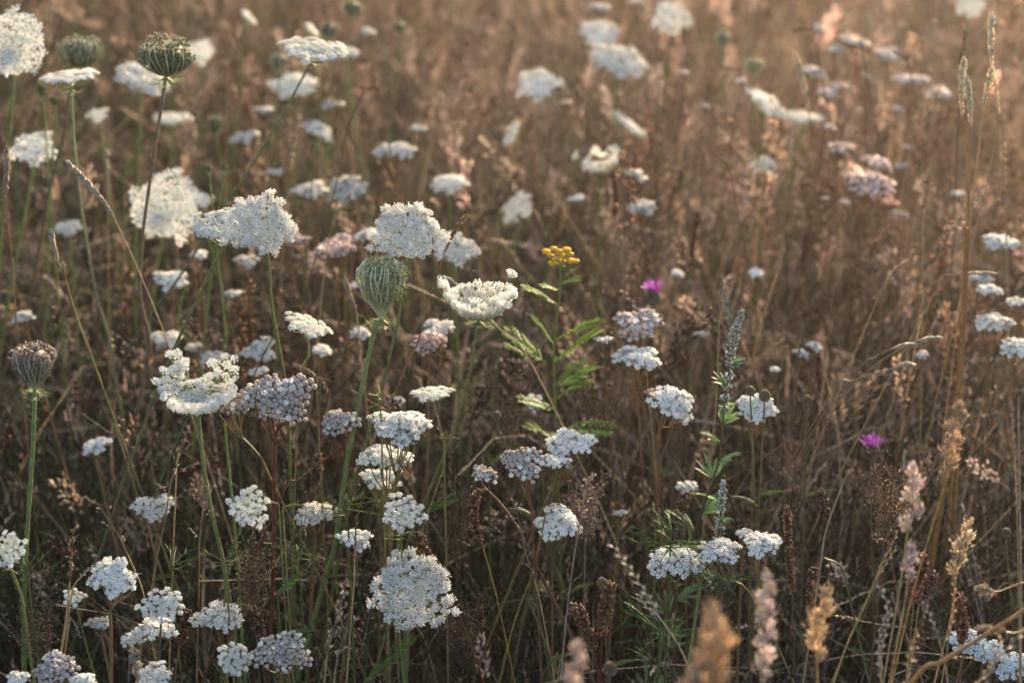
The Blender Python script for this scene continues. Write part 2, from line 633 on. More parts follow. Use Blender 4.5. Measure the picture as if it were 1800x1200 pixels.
def cluster_layout(n, r):
    k = np.arange(n) + .5
    rr = np.sqrt(k / n) * r.uniform(.9, 1.08, n)
    th = k * 2.39996 + r.uniform(0, 6)
    x, y = rr * np.cos(th), rr * np.sin(th)
    z = .35 - .35 * rr ** 2 + r.uniform(-.07, .07, n)
    return np.stack([x, y, z], 1), norm(np.stack([x * .5, y * .5, np.ones(n)], 1) + r.normal(size=(n, 3)) * .12)


def yarrow(px, py, w, D, label, h=None, tx=0, tc=0, stem=(), openf=True, nc=8, nb=13, hero=False, col=C_BROWN, tint=None, rs=.0015,
           group='flat topped yarrow heads', cat='yarrow', top=None, big=1.0):
    r = np.random.default_rng(int(px * 5 + py * 3))
    Rm = w * KP * D / 2
    nv = tilt_normal(tx, tc)
    c = P(px, py, D)
    hubz = min(.045, Rm * 1.5)
    hub = c - nv * hubz
    path = stem_path(hub, stem)
    base = path[-1].copy()
    t = thing('yarrow', base, label, cat, group)
    part('stem', stem_geo(path - base, rs, rs * 1.4, col, None, 0, r=r).mesh('stem', M_STALK), t)
    q = quat_z(nv)
    Rw = np.array(q.to_matrix())
    k = np.arange(nc) + .5
    rr = np.sqrt(k / nc) * .80
    th = k * 2.39996 + r.uniform(0, 6)
    cr = Rm / math.sqrt(nc) * 1.0
    asp = .75
    for i in range(nc):
        cx, cy = rr[i] * math.cos(th[i]) * Rm * r.uniform(.9, 1.1), rr[i] * math.sin(th[i]) * Rm * asp
        p = np.array([cx, cy, hubz - (rr[i] ** 2) * Rm * .22 + r.uniform(-.08, .12) * Rm])
        pw = hub - base + Rw @ p
        cr_i = cr * r.uniform(.85, 1.2)
        # branch
        seg_ = np.linalg.norm(path - hub, axis=1)
        j_ = int(np.argmin(np.abs(seg_ - min(.9 * Rm, .03) * (.35 + .35 * (i % 3)))))
        b0 = path[j_] - base
        if j_ > 0 and seg_[j_] > .05:
            b0 = hub - base + (b0 - (hub - base)) * .03 / seg_[j_]
        low = pw - Rw @ np.array([0, 0, cr_i * .9])
        mid = b0 * .45 + low * .55 + np.array([0, 0, -.004])
        g = Geo()
        g.add(*tubes(smooth_path([b0, mid, low], 4), np.linspace(.0010, .0007, 9), 4), np.asarray(col) * 1.1)
        n = max(5, int(nb * 1.35 * r.uniform(.8, 1.2)))
        bp, bn = cluster_layout(n, r)
        bw = cr_i / math.sqrt(n) * (1.95 if openf else 1.7) * big
        if hero:
            part('branch', g.mesh('branch', M_STALK), t)
            g = Geo()
        bpw = bp * cr_i
        wpos = bpw @ Rw.T
        wn_ = bn @ Rw.T
        ped = Geo()
        lo = np.repeat(-(Rw @ np.array([0, 0, cr_i * .9]))[None], n, 0)
        V, F = tubes(np.stack([lo, (lo * .4 + wpos * .6) , wpos], 1), np.full((n, 3), .00045), 3)
        ped.add(V, F, np.asarray(col) * 1.2)
        if hero:
            cl = part('flower_cluster', ped.mesh('pedicels', M_STALK), t, pw)
            for j in range(n):
                of = openf if r.uniform() > .12 else not openf
                s = bw * r.uniform(.88, 1.12)
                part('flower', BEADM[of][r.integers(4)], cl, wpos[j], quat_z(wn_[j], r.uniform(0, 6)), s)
        else:
            gg = Geo()
            gg.add(V, F, np.asarray(col) * 1.2)
            V0 = np.concatenate(g.v) - pw
            gg.add(V0, np.concatenate(g.f), np.concatenate(g.c))
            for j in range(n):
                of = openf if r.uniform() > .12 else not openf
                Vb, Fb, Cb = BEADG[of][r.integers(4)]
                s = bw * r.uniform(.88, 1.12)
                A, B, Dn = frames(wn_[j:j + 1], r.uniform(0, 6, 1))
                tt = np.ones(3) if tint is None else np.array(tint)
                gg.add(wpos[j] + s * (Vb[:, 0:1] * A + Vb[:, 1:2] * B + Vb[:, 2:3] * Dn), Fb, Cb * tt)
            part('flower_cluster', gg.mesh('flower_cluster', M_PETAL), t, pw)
    return t


# ---------------------------------------------------------------- grass heads and spikes
def path_frames(path):
    T = norm(np.gradient(path, axis=0))
    return T


def sample(path, u):
    seg = np.linalg.norm(np.diff(path, axis=0), axis=1)
    s = np.concatenate([[0], np.cumsum(seg)]); s /= s[-1]
    u = np.atleast_1d(u)
    return np.stack([np.interp(u, s, path[:, k]) for k in range(3)], 1)


def spike_things(kind, path, W, col, r, hero, t, base, tipcol=None):
    """seed head along path (path[0] = tip). W = half width in metres. Adds parts to thing t"""
    L = np.linalg.norm(np.diff(path, axis=0), axis=1).sum()
    col = np.array(col)
    tipcol = np.array(tipcol) if tipcol is not None else col * 1.3
    T = lambda u: norm(sample(path, np.clip(np.asarray(u) - .01, 0, 1)) - sample(path, np.clip(np.asarray(u) + .01, 0, 1)))
    g = Geo()
    pth = smooth_path(path, 3)
    g.add(*tubes(pth, np.linspace(.0003, .0009, len(pth)), 4), col * .7)

    def put(u, side, ang, ln, wd, cmul=1.0, tmpl=LENS4):
        u = np.asarray(u)
        tt = T(u)
        d = norm(tt * np.cos(ang)[:, None] + side * np.sin(ang)[:, None])
        p = sample(path, u)
        n = len(u)
        V, F = scatter(*tmpl, p, d, ln, wd, r.uniform(0, 6, n))
        zt = tmpl[0][:, 2]
        cm = np.broadcast_to(cmul, (n,))
        c = (col[None] * (1 - zt[:, None]) + tipcol[None] * zt[:, None])[None] * (cm * r.uniform(.8, 1.2, n))[:, None, None]
        g.add(V, F, c.reshape(-1, 3))

    def around(n, u):
        tt = T(u)
        A, B, _ = frames(tt)
        a = r.uniform(0, 6.28, n)
        return A * np.cos(a)[:, None] + B * np.sin(a)[:, None]

    if kind == 'spike':                    # tight cylindrical straw spike
        n = int(60 + L * 1500)
        u = np.linspace(0, 1, n) + r.uniform(-.01, .01, n)
        side = around(n, u)
        prof = np.interp(u, [0, .15, .7, 1], [.45, 1, .9, .5])
        put(u, side, np.full(n, .45) + r.uniform(-.1, .15, n), prof * W * 2.1, prof * W * .75)
    elif kind == 'beads':                  # dark knobbly spike
        n = int(80 + L * W * 900000 * .5)
        n = min(n, 420)
        u = r.uniform(0, 1, n)
        side = around(n, u)
        ph = r.uniform(0, 6)
        prof = np.interp(u, [0, .1, .8, 1], [.4, 1, .9, .5]) * (.82 + .2 * np.sin(u * L / W * 1.1 + ph) + .1 * np.sin(u * L / W * 2.7))
        tt = T(u)
        p = sample(path, u) + side * (prof * W * .62)[:, None]
        V, F = scatter(*LENS4, p, norm(side + tt * .5 + r.normal(size=(n, 3)) * .3), r.uniform(.45, .95, n) * W, r.uniform(.45, .75, n) * W)
        zt = LENS4[0][:, 2]
        hi = (r.uniform(0, 1, n) < .25)[:, None, None]
        c = col[None] * (1 - zt[:, None]) + tipcol[None] * zt[:, None]
        c = np.where(hi, c[None] * 2.0 + .02, c[None] * r.uniform(.6, 1.1, (n, 1, 1)))
        g.add(V, F, c.reshape(-1, 3))
        g.add(*tubes(pth, np.interp(np.linspace(0, 1, len(pth)), [0, .08, .8, 1], [.2, .5, .45, .25]) * W, 6), col * .5)
    elif kind == 'lobed':                  # cocksfoot / fog: dense lumps of spikelets
        nl = max(4, int(L / (W * 1.25)))
        for i in range(nl):
            u0 = (i + .4) / nl
            lobe = Geo()
            n = 46
            sgn = -1 if i % 2 else 1
            tt = T([u0])[0]
            A = norm(np.cross(tt, [0, 1, 0]) * sgn + r.normal(size=3) * .35)
            c0 = sample(path, [u0])[0] + A * W * (.32 if i else .05)
            prof = np.interp(u0, [0, .25, .8, 1], [.62, 1, .95, .6])
            off = r.normal(size=(n, 3)) * .28 * W * prof
            off += np.outer(off @ tt, tt) * .8
            p = c0 + off - tt * W * .3
            d = norm(tt[None] * 1.2 + norm(off) * .45 + A * .35 + r.normal(size=(n, 3)) * .15)
            V, F = scatter(*LENS4, p, d, r.uniform(.65, 1.05, n) * W * prof, r.uniform(.2, .3, n) * W * prof, r.uniform(0, 6, n))
            zt = LENS4[0][:, 2]
            c = (col[None] * (1 - zt[:, None]) + tipcol[None] * zt[:, None])[None] * r.uniform(.75, 1.2, (n, 1, 1))
            lobe.add(V, F, c.reshape(-1, 3))
            part('spikelet_cluster', lobe.mesh('spikelet_cluster', M_DRY), t, (0, 0, 0))
    elif kind in ('zigzag', 'loose', 'plume'):
        if kind == 'zigzag':
            n = max(8, int(L / .0065)); n = min(n, 34)
            u = (np.arange(n) + .5) / n
            tt = T(u); A, B, _ = frames(tt)
            sd = np.where(np.arange(n) % 2 == 0, 1, -1)[:, None]
            side = norm(np.cross(tt, np.array([0, 1., .25])) * sd + r.normal(size=(n, 3)) * .2)
            for j in range(3):
                put(u, side, np.full(n, .42) + (j - 1) * .17, r.uniform(.9, 1.2, n) * W * 1.5, W * .24)
        else:
            nb = max(5, int(L / (.012 if kind == 'loose' else .006)))
            nb = min(nb, 26)
            for i in range(nb):
                u0 = (i + .3) / nb
                tt = T([u0])[0]
                A, B, _ = frames(tt[None]); a = i * 2.4 + r.uniform(-.4, .4)
                side = norm((A[0] * math.cos(a) + B[0] * math.sin(a)) * (1, .7, 1))
                bl = W * (np.interp(u0, [0, .5, 1], [.3, 1.0, .9])) * r.uniform(.7, 1.2)
                an = .55 if kind == 'plume' else .8
                e = norm(tt * math.cos(an) + side * math.sin(an))
                p0 = sample(path, [u0])[0]
                p2 = p0 + e * bl + tt * bl * .15
                p1 = (p0 + p2) / 2 + tt * bl * .1
                bp = smooth_path([p0, p1, p2], 3)
                g.add(*tubes(bp, np.full(len(bp), .0003), 3), col * .8)
                m = max(4, int(bl / .0028)) if kind == 'loose' else max(6, int(bl / .0016))
                m = min(m, 16)
                uu = r.uniform(.25 if kind == 'loose' else .05, 1, m)
                pp = sample(bp, uu) + r.normal(size=(m, 3)) * .0008
                d = norm(e + r.normal(size=(m, 3)) * .35)
                V, F = scatter(*LENS4, pp, d, r.uniform(.0035, .0058, m), r.uniform(.0011, .0016, m), r.uniform(0, 6, m))
                zt = LENS4[0][:, 2]
                c = (col[None] * (1 - zt[:, None]) + tipcol[None] * zt[:, None])[None] * r.uniform(.75, 1.2, (m, 1, 1))
                g.add(V, F, c.reshape(-1, 3))
    return g


def grass(kind, head, stem, W, D, label, col=(.50, .39, .30), scol=C_STRAW, name='grass_stalk', cat='grass', group=None, tip=None, rs=.0009, z_end=None):
    """head: pixel points tip -> bottom of the head, stem: further pixels"""
    r = np.random.default_rng(int(head[0][0] * 11 + head[0][1]))
    p0 = P(head[0][0], head[0][1], D)
    Y = p0[1]
    hp = np.array([p0] + [PY(x, y, Y) for x, y in head[1:]])
    hp = smooth_path(hp, 5)
    path = stem_path(hp[-1], stem)
    base = path[-1].copy()
    t = thing(name, base, label, cat, group)
    part('stem', stem_geo(path - base, rs * .75, rs * 1.3, scol).mesh('stem', M_STALK), t)
    w = W * KP * D / 2
    g = spike_things(kind, hp - base, w, col, r, True, t, base, tip)
    part('seed_head', g.mesh('seed_head', M_DRY if kind != 'beads' else M_SEED, kind != 'spike'), t)
    return t


# ---------------------------------------------------------------- leaves, thistles, tansy, mugwort
def feather(L, W, pairs, r, col, teeth=3, curve=.25):
    """pinnate toothed leaf along +Z (unit metres), bending towards -Y"""
    g = Geo()
    t = np.linspace(0, 1, 8)
    sp = np.stack([0 * t, -curve * L * t ** 2, L * t], 1)
    g.add(*tubes(sp, np.linspace(.0009, .0003, 8), 4), np.array(col) * 1.1)
    for i in range(pairs):
        u = .12 + .85 * i / pairs
        c = sample(sp, [u])[0]
        l = W * math.sin(math.pi * (u * .85 + .12)) ** .7
        for s in (-1, 1):
            d = norm(np.array([s, r.uniform(-.25, .1), .75]))
            K = 4
            tt = np.linspace(0, 1, K)[None, :, None]
            pts = c + d * l * tt + np.array([0, -.12 * l, .12 * l]) * tt ** 2
            wd = l * np.array([.035, .06, .045, .008])[None]
            V, F = ribbons(pts, wd, np.array([[0, .25, 1.0]]))
            g.add(V, F, np.array(col) * r.uniform(.8, 1.2))
            for k in range(teeth):
                q = c + d * l * (.3 + .22 * k)
                for s2 in (-1, 1):
                    dd = norm(d * .8 + np.array([0, 0, s2 * .8]))
                    e = q + dd * l * .22
                    V, F = ribbons(np.stack([q, (q + e) / 2, e])[None], np.array([[l * .05, l * .05, .0002]]), np.array([d]))
                    g.add(V, F, np.array(col) * r.uniform(.8, 1.2))
    return g


def leaf_at(parent, base, pix, D, ang, L, col, r, name='leaf', wide=.35, pairs=9, yaw=0):
    p = P(pix[0], pix[1], D)
    g = feather(L, L * wide, pairs, r, col)
    d = np.array([math.sin(RAD(ang)), math.sin(RAD(yaw)) * .6, math.cos(RAD(ang))])
    part(name, g.mesh(name, M_LEAF), parent, p - base, quat_z(norm(d)))


def ball_head(t, loc, R, r, kind):
    """knapweed / thistle head: scaly ovoid bud; kind 'pink' adds the tuft, 'brown' an open dry top"""
    g = Geo()
    n = 110
    k = np.arange(n) + .5
    ph = np.arccos(1 - 2 * k / n); th = k * 2.39996
    d = np.stack([np.sin(ph) * np.cos(th), np.sin(ph) * np.sin(th), np.cos(ph)], 1)
    p = d * R * .72 * (1, 1, 1.15)
    V, F = scatter(*LENS4, p, norm(d * .55 + [0, 0, .9]), R * .55, R * .30)
    c0 = np.array([.15, .09, .06]) if kind == 'brown' else np.array([.10, .07, .05])
    zt = LENS4[0][:, 2][:, None]
    c = (c0 * (1 - zt) + np.array([.30, .22, .16]) * zt)[None] * r.uniform(.7, 1.2, (n, 1, 1))
    g.add(V, F, c.reshape(-1, 3))
    V, F = BEADT
    g.add((V - (0, 0, .5)) * (R * 1.5, R * 1.5, R * 1.7), F, c0 * .7)
    part('bud', g.mesh('bud', M_SEED), t, loc)
    g = Geo()
    n = 90 if kind == 'pink' else 40
    a = r.uniform(0, 6.28, n); sp = np.sqrt(r.uniform(0, 1, n)) * (1.15 if kind == 'pink' else .5)
    dd = norm(np.stack([np.cos(a) * sp, np.sin(a) * sp, np.full(n, .8)], 1))
    L = (R * r.uniform(1.4, 2.0, n)) if kind == 'pink' else R * r.uniform(.5, .9, n)
    o = np.array([0, 0, R * .6])
    pts = np.stack([o + dd * 0, o + dd * L[:, None] * .6, o + dd * L[:, None] + [0, 0, -.0]], 1)
    V, F = ribbons(pts, np.tile([.00045, .0007, .0006], (n, 1)) * (1 if kind == 'pink' else .6), np.cross(dd, [0, 0, 1.0]) + 1e-4)
    g.add(V, F, np.repeat((np.array([.44, .12, .50]) if kind == 'pink' else np.array([.42, .33, .25])) * r.uniform(.7, 1.25, (n, 1)), 9, 0))
    part('petal_tuft' if kind == 'pink' else 'bristle_tuft', g.mesh('tuft', M_PETAL), t, loc)


def knapweed(px, py, w, D, label, kind, stem=(), group=None, tx=0):
    r = np.random.default_rng(int(px + py))
    R = w * KP * D / 2 * (.68 if kind == 'pink' else .9)
    top = P(px, py + (w * .35 if kind == 'pink' else 0), D)
    path = stem_path(top - [0, 0, R * .7], stem)
    base = path[-1].copy()
    t = thing('knapweed', base, label, 'flower' if kind == 'pink' else 'seed head', group)
    part('stem', stem_geo(path - base, .0009, .0014, (.14, .12, .06)).mesh('stem', M_STALK), t)
    ball_head(t, top - base, R * (1.15 if kind == 'pink' else 1), r, kind)
    # a few narrow stem leaves
    for i in range(3):
        u = .25 + .2 * i
        p = sample(path, [u])[0] - base
        g = Geo()
        s = r.choice([-1, 1])
        d = norm(np.array([s * .7, r.uniform(-.3, .3), .7]))
        tt = np.linspace(0, 1, 5)[None, :, None]
        V, F = ribbons(p + d * .035 * tt + np.array([s * .01, 0, -.014]) * tt ** 2, np.array([[.001, .003, .0035, .002, .0002]]), np.array([[0, 1.0, .2]]))
        g.add(V, F, (.12, .15, .05))
        part('leaf', g.mesh('leaf', M_LEAF), t)
    return t


def bud_carrot(px, py, w, h, D, label, stem=()):
    """small dark closed carrot bud on a thin stem"""
    return nest(px, py, w, h, D, label, stem=stem, rs=.0012, green=(.035, .05, .022), tip=(.07, .09, .04), nr_=18, inner=40, bract=False, hero=False)


# ================================================================ SETTING
def vnoise(x, y, f, s=0):
    return (np.sin(x * f + 1.3 + s) * np.cos(y * f * 1.13 - .7 + s * 2) + .6 * np.sin(x * f * 2.3 + y * f * 1.9 + s) + .4 * np.cos(y * f * 3.7 - x * f * 2.9 + 2 + s)) / 2.0


# ground: one sheet to the horizon, finer near the camera
xs = np.concatenate([-np.geomspace(400, 4, 14), np.linspace(-3.6, 3.6, 90), np.geomspace(4, 400, 14)])
ys = np.concatenate([-np.geomspace(400, 2, 12), np.linspace(-1.5, 8, 120), np.geomspace(9, 400, 14)])
X, Yg = np.meshgrid(xs, ys)
Z = .012 * vnoise(X, Yg, 7.0) + .008 * vnoise(X, Yg, 23.0, 4) - .01
Z = np.where((np.abs(X) > 3.6) | (Yg > 8) | (Yg < -1.5), -.01, Z)
nx = len(xs)
V = np.stack([X, Yg, Z], -1).reshape(-1, 3)
ii = np.arange(len(V)).reshape(X.shape)
F = np.concatenate([np.stack([ii[:-1, :-1], ii[:-1, 1:], ii[1:, 1:]], -1).reshape(-1, 3), np.stack([ii[:-1, :-1], ii[1:, 1:], ii[1:, :-1]], -1).reshape(-1, 3)])
M_SOIL = bpy.data.materials.new('soil')
M_SOIL.use_nodes = True
n_, l_ = M_SOIL.node_tree.nodes, M_SOIL.node_tree.links
pb = n_['Principled BSDF']
pb.inputs['Roughness'].default_value = .95
pb.inputs['Specular IOR Level'].default_value = .1
gt = n_.new('ShaderNodeNewGeometry')
nz = n_.new('ShaderNodeTexNoise'); nz.inputs['Scale'].default_value = 38; nz.inputs['Detail'].default_value = 8
l_.new(gt.outputs['Position'], nz.inputs['Vector'])
cr_ = n_.new('ShaderNodeValToRGB')
cr_.color_ramp.elements[0].position = .35; cr_.color_ramp.elements[0].color = (.022, .014, .010, 1)
cr_.color_ramp.elements[1].position = .7; cr_.color_ramp.elements[1].color = (.085, .055, .035, 1)
l_.new(nz.outputs['Fac'], cr_.inputs[0]); l_.new(cr_.outputs[0], pb.inputs['Base Color'])
bm_ = n_.new('ShaderNodeBump'); bm_.inputs['Strength'].default_value = .8; bm_.inputs['Distance'].default_value = .01
l_.new(nz.outputs['Fac'], bm_.inputs['Height']); l_.new(bm_.outputs[0], pb.inputs['Normal'])
go = link(bpy.data.objects.new('ground', Geo().add(V, F, (.05, .035, .025)).mesh('ground', M_SOIL)))
go['kind'] = 'structure'
go['label'] = 'dark soil under the meadow plants'


def stuff(name, g, mat, label, smooth=True):
    o = link(bpy.data.objects.new(name, g.mesh(name, mat, smooth)))
    o['kind'] = 'stuff'
    o['label'] = label
    return o


def field(n, y0=.95, y1=6.8, seed=0, dens=None):
    """random roots inside the seen wedge (plus a margin)"""
    r = np.random.default_rng(seed)
    y = y0 + (y1 - y0) * r.uniform(0, 1, n) ** .85
    x = r.uniform(-1, 1, n) * (.45 + .36 * y)
    # most roots stand in tussocks
    tr_ = np.random.default_rng(99)
    nt = 520
    ty = .9 + 6.2 * tr_.uniform(0, 1, nt) ** .85
    tx_ = tr_.uniform(-1, 1, nt) * (.5 + .38 * ty)
    k = r.integers(0, nt, n)
    inn = (r.uniform(0, 1, n) < .62) & (ty[k] > y0) & (ty[k] < y1)
    sg = .022 + .022 * ((k * 7919) % 13) / 13.
    x = np.where(inn, tx_[k] + r.normal(size=n) * sg, x)
    y = np.where(inn, ty[k] + r.normal(size=n) * sg, y)
    if dens is not None:
        k = r.uniform(0, 1, n) < dens(x, y)
        x, y = x[k], y[k]
    return x, y, r


def canopy(x, y):
    """height of the tops of the grass"""
    h = np.interp(y, [.9, 1.45, 1.85, 2.1, 2.6, 3.2, 7.5], [.22, .24, .27, .36, .46, .50, .52])
    return h * (1 + .16 * vnoise(x, y, 2.6) + .08 * vnoise(x, y, 6.1, 3))


def gold(x, y):
    """0 at the left and near, 1 at the far right where the sward is ripe and pale, with warm sun glow put into its colour"""
    return np.clip((x + .25 * y - .45) / 1.4 + (y - 2.5) * .20 + .18 * vnoise(x, y, 2.1, 1), 0, 1)


def greenness(x, y):
    return np.clip(.86 + .22 * np.clip(2.6 - y, 0, 1) - .62 * (x + .9) / 1.3 - .10 * (y - 2.0) + .38 * vnoise(x, y, 3.1, 5), .04, 1)


def pal(keys, u):
    keys = np.array(keys, float)
    keys = np.where(keys[:, :1] > keys[:, 1:2], keys * (1.0, .97, 1.05), keys)
    return keys[(u * len(keys)).astype(int).clip(0, len(keys) - 1)]


STRAWS = [(.50, .39, .28), (.68, .56, .43), (.34, .24, .17), (.24, .145, .095), (.64, .54, .43), (.38, .29, .23), (.50, .39, .32), (.16, .085, .055)]
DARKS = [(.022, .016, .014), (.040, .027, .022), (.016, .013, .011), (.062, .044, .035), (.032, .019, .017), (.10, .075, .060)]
GREENS = [(.045, .070, .026), (.075, .098, .038), (.034, .056, .026), (.12, .135, .060), (.060, .095, .042), (.09, .12, .07)]
REDS = [(.13, .035, .022), (.09, .025, .018), (.18, .06, .035)]
PINKS = [(.50, .37, .32), (.36, .24, .20), (.60, .48, .42), (.27, .165, .13)]


def cellrand(x, y, s=.085, k=0.0):
    i, j = np.floor(x / s + .3 * np.sin(y * 9)), np.floor(y / s + .3 * np.sin(x * 11))
    v = np.sin(i * 127.1 + j * 311.7 + k * 74.7) * 43758.5453
    return v - np.floor(v)


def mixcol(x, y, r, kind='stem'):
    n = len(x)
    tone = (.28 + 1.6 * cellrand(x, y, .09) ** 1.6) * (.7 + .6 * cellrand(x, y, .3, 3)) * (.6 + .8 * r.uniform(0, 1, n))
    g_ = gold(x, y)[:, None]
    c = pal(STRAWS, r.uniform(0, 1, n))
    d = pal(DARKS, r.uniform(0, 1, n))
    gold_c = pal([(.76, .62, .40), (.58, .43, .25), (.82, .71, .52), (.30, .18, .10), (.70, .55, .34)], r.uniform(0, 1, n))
    base = np.where(r.uniform(0, 1, (n, 1)) < (.04 + .75 * g_ + .50 * np.clip(y - 2.0, 0, 1)[:, None]), np.where(r.uniform(0, 1, (n, 1)) < g_, gold_c, c), d)  # near stems mostly dark: shade low in the foreground put into the colour
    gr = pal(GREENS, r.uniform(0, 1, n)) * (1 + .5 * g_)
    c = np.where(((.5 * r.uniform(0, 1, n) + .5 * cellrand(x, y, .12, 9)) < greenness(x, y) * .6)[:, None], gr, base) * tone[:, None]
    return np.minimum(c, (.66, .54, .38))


def stems_field(n, seed, y0=1.0, y1=6.8, K=5, hmul=(.55, 1.15), rad=(.0005, .0011), lean=.28, colf=mixcol, dens=None):
    x, y, r = field(n, y0, y1, seed, dens)
    n = len(x)
    H = canopy(x, y) * r.uniform(*hmul, n)
    az = r.uniform(0, 6.28, n); ln = np.abs(r.normal(0, lean, n))
    t = np.linspace(0, 1, K)
    bend = H * ln
    az2 = az + r.normal(0, .8, n)
    px = x[:, None] + bend[:, None] * np.cos(az)[:, None] * t + (H * r.uniform(0, .22, n) * np.cos(az2))[:, None] * t ** 3
    py = y[:, None] + bend[:, None] * np.sin(az)[:, None] * t + (H * r.uniform(0, .22, n) * np.sin(az2))[:, None] * t ** 3
    pz = -.01 + H[:, None] * t * (1 - .10 * ln[:, None] * t)
    pts = np.stack([px, py, pz], -1)
    return x, y, pts, colf(x, y, r), H, r


def add_tubes(g, pts, R0, R1, col, top=None, sides=3):
    n, K, _ = pts.shape
    R = R0[:, None] + (R1 - R0)[:, None] * np.linspace(0, 1, K)[None]
    V, F = tubes(pts, R, sides)
    c = np.repeat(col[:, None], K, 1)
    if top is not None:
        t = np.linspace(0, 1, K)[None, :, None] ** 1.5
        c = c * (1 - t) + top[:, None] * t
    g.add(V, F, np.repeat(c.reshape(-1, 3), sides, 0))


# --- thin dry stems with four kinds of seed head
g = Geo()
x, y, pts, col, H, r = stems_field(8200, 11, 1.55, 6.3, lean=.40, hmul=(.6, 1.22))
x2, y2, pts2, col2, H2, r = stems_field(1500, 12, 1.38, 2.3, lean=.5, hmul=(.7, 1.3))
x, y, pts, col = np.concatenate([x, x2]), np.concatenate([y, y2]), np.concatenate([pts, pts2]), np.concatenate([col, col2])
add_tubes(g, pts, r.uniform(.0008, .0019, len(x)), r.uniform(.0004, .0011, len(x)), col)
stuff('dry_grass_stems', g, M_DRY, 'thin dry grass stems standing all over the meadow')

g = Geo()
g2 = Geo()
kindr = r.uniform(0, 1, len(x))
kindr = np.where((y < 2.25) & (r.uniform(0, 1, len(x)) < .6), 1.0, kindr)
# a) narrow straw spikes
s = np.where(kindr < .22)[0]
m = 16
L = r.uniform(.025, .06, len(s))
T = norm(pts[s, -1] - pts[s, -2])
A, B, _ = frames(T)
for j in range(m):
    u = j / m
    sg = (1 if j % 2 else -1)
    a = r.uniform(0, 6.28, len(s))
    side = A * np.cos(a)[:, None] + B * np.sin(a)[:, None]
    p = pts[s, -1] - T * (L * u)[:, None]
    V, F = scatter(*LENS3, p, norm(T + side * .38), r.uniform(.006, .010, len(s)), r.uniform(.0024, .0038, len(s)))
    cc = pal(PINKS + STRAWS[:3], (.4 * r.uniform(0, 1, len(s)) + .6 * cellrand(x[s], y[s], .11, 5)).clip(0, .999)) * (.6 + .8 * cellrand(x[s], y[s], .09))[:, None] * (.85 + .5 * gold(x[s], y[s]))[:, None]
    g.add(V, F, np.repeat(cc, 5, 0))
# b) airy pinkish brown panicles
s = np.where((kindr >= .22) & (kindr < .48))[0]
T = norm(pts[s, -1] - pts[s, -2])
A, B, _ = frames(T)
L = r.uniform(.05, .11, len(s))
pc = pal(PINKS + [(.20, .125, .095), (.26, .16, .12), (.55, .45, .34)], (.4 * r.uniform(0, 1, len(s)) + .6 * cellrand(x[s], y[s], .11, 5)).clip(0, .999)) * (.6 + .8 * cellrand(x[s], y[s], .09))[:, None] * (.8 + .55 * gold(x[s], y[s]))[:, None]
for j in range(9):
    u = (j + r.uniform(0, 1, len(s))) / 9
    a = r.uniform(0, 6.28, len(s))
    side = A * np.cos(a)[:, None] + B * np.sin(a)[:, None]
    bl = L * (.12 + .38 * u) * r.uniform(.6, 1.2, len(s))
    p0 = pts[s, -1] - T * (L * u)[:, None]
    d = norm(T * .9 + side)
    p1 = p0 + d * bl[:, None]
    V, F = tubes(np.stack([p0, p1], 1), np.full((len(s), 2), .00022), 3)
    g2.add(V, F, np.repeat(pc * .8, 6, 0))
    for q in (.6, 1.0):
        V, F = scatter(*LENS3, p0 + d * (bl * q)[:, None] + r.normal(size=(len(s), 3)) * .0015, norm(d + r.normal(size=(len(s), 3)) * .4), r.uniform(.005, .009, len(s)), r.uniform(.0020, .0034, len(s)))
        g2.add(V, F, np.repeat(pc * r.uniform(.7, 1.25, (len(s), 1)), 5, 0))
stuff('grass_spikes', g, M_DRY, 'narrow pale seed spikes of the dry grasses', False)
stuff('grass_panicles', g2, M_DRY, 'airy pinkish brown seed panicles of the dry grasses', False)

# c) soft fluffy heads
g = Geo()
s = np.where((kindr >= .52) & (kindr < .52 + np.where(y < 2.1, .05, .26 + .2 * gold(x, y))))[0]
fat = r.uniform(.6, 1, len(s)) * np.where((y[s] > 2.2) & (r.uniform(0, 1, len(s)) < .6), 2.1, 1.0)
T = norm(pts[s, -1] - pts[s, -2])
A, B, _ = frames(T)
L = r.uniform(.05, .085, len(s)) * fat ** .7
pc = pal([(.58, .46, .39), (.70, .58, .50), (.36, .24, .18), (.62, .48, .34), (.085, .03, .022), (.13, .05, .035), (.22, .13, .09), (.78, .66, .56)], (.4 * r.uniform(0, 1, len(s)) + .6 * cellrand(x[s], y[s], .11, 5)).clip(0, .999)) * (.7 + .6 * cellrand(x[s], y[s], .09))[:, None] * (.9 + .45 * gold(x[s], y[s]))[:, None]
for j in range(38):
    u = j / 38.
    a = r.uniform(0, 6.28, len(s))
    side = A * np.cos(a)[:, None] + B * np.sin(a)[:, None]
    w_ = fat * (.0035 + .0060 * math.sin(min(1, u + .15) * 2.7)) * (1 + .5 * np.sin(u * 19 + 6 * x[s]))
    p = pts[s, -1] - T * (L * u)[:, None] + side * w_[:, None] * r.uniform(.2, 1, (len(s), 1))
    V, F = scatter(*LENS3, p, norm(T + side * .5), r.uniform(.008, .013, len(s)) * fat ** .4, r.uniform(.0034, .0052, len(s)) * fat ** .3)
    g.add(V, F, np.repeat(pc * r.uniform(.75, 1.25, (len(s), 1)), 5, 0))
stuff('fluffy_grass_heads', g, M_DRY, 'soft pinkish fluffy heads of the dry grasses', False)

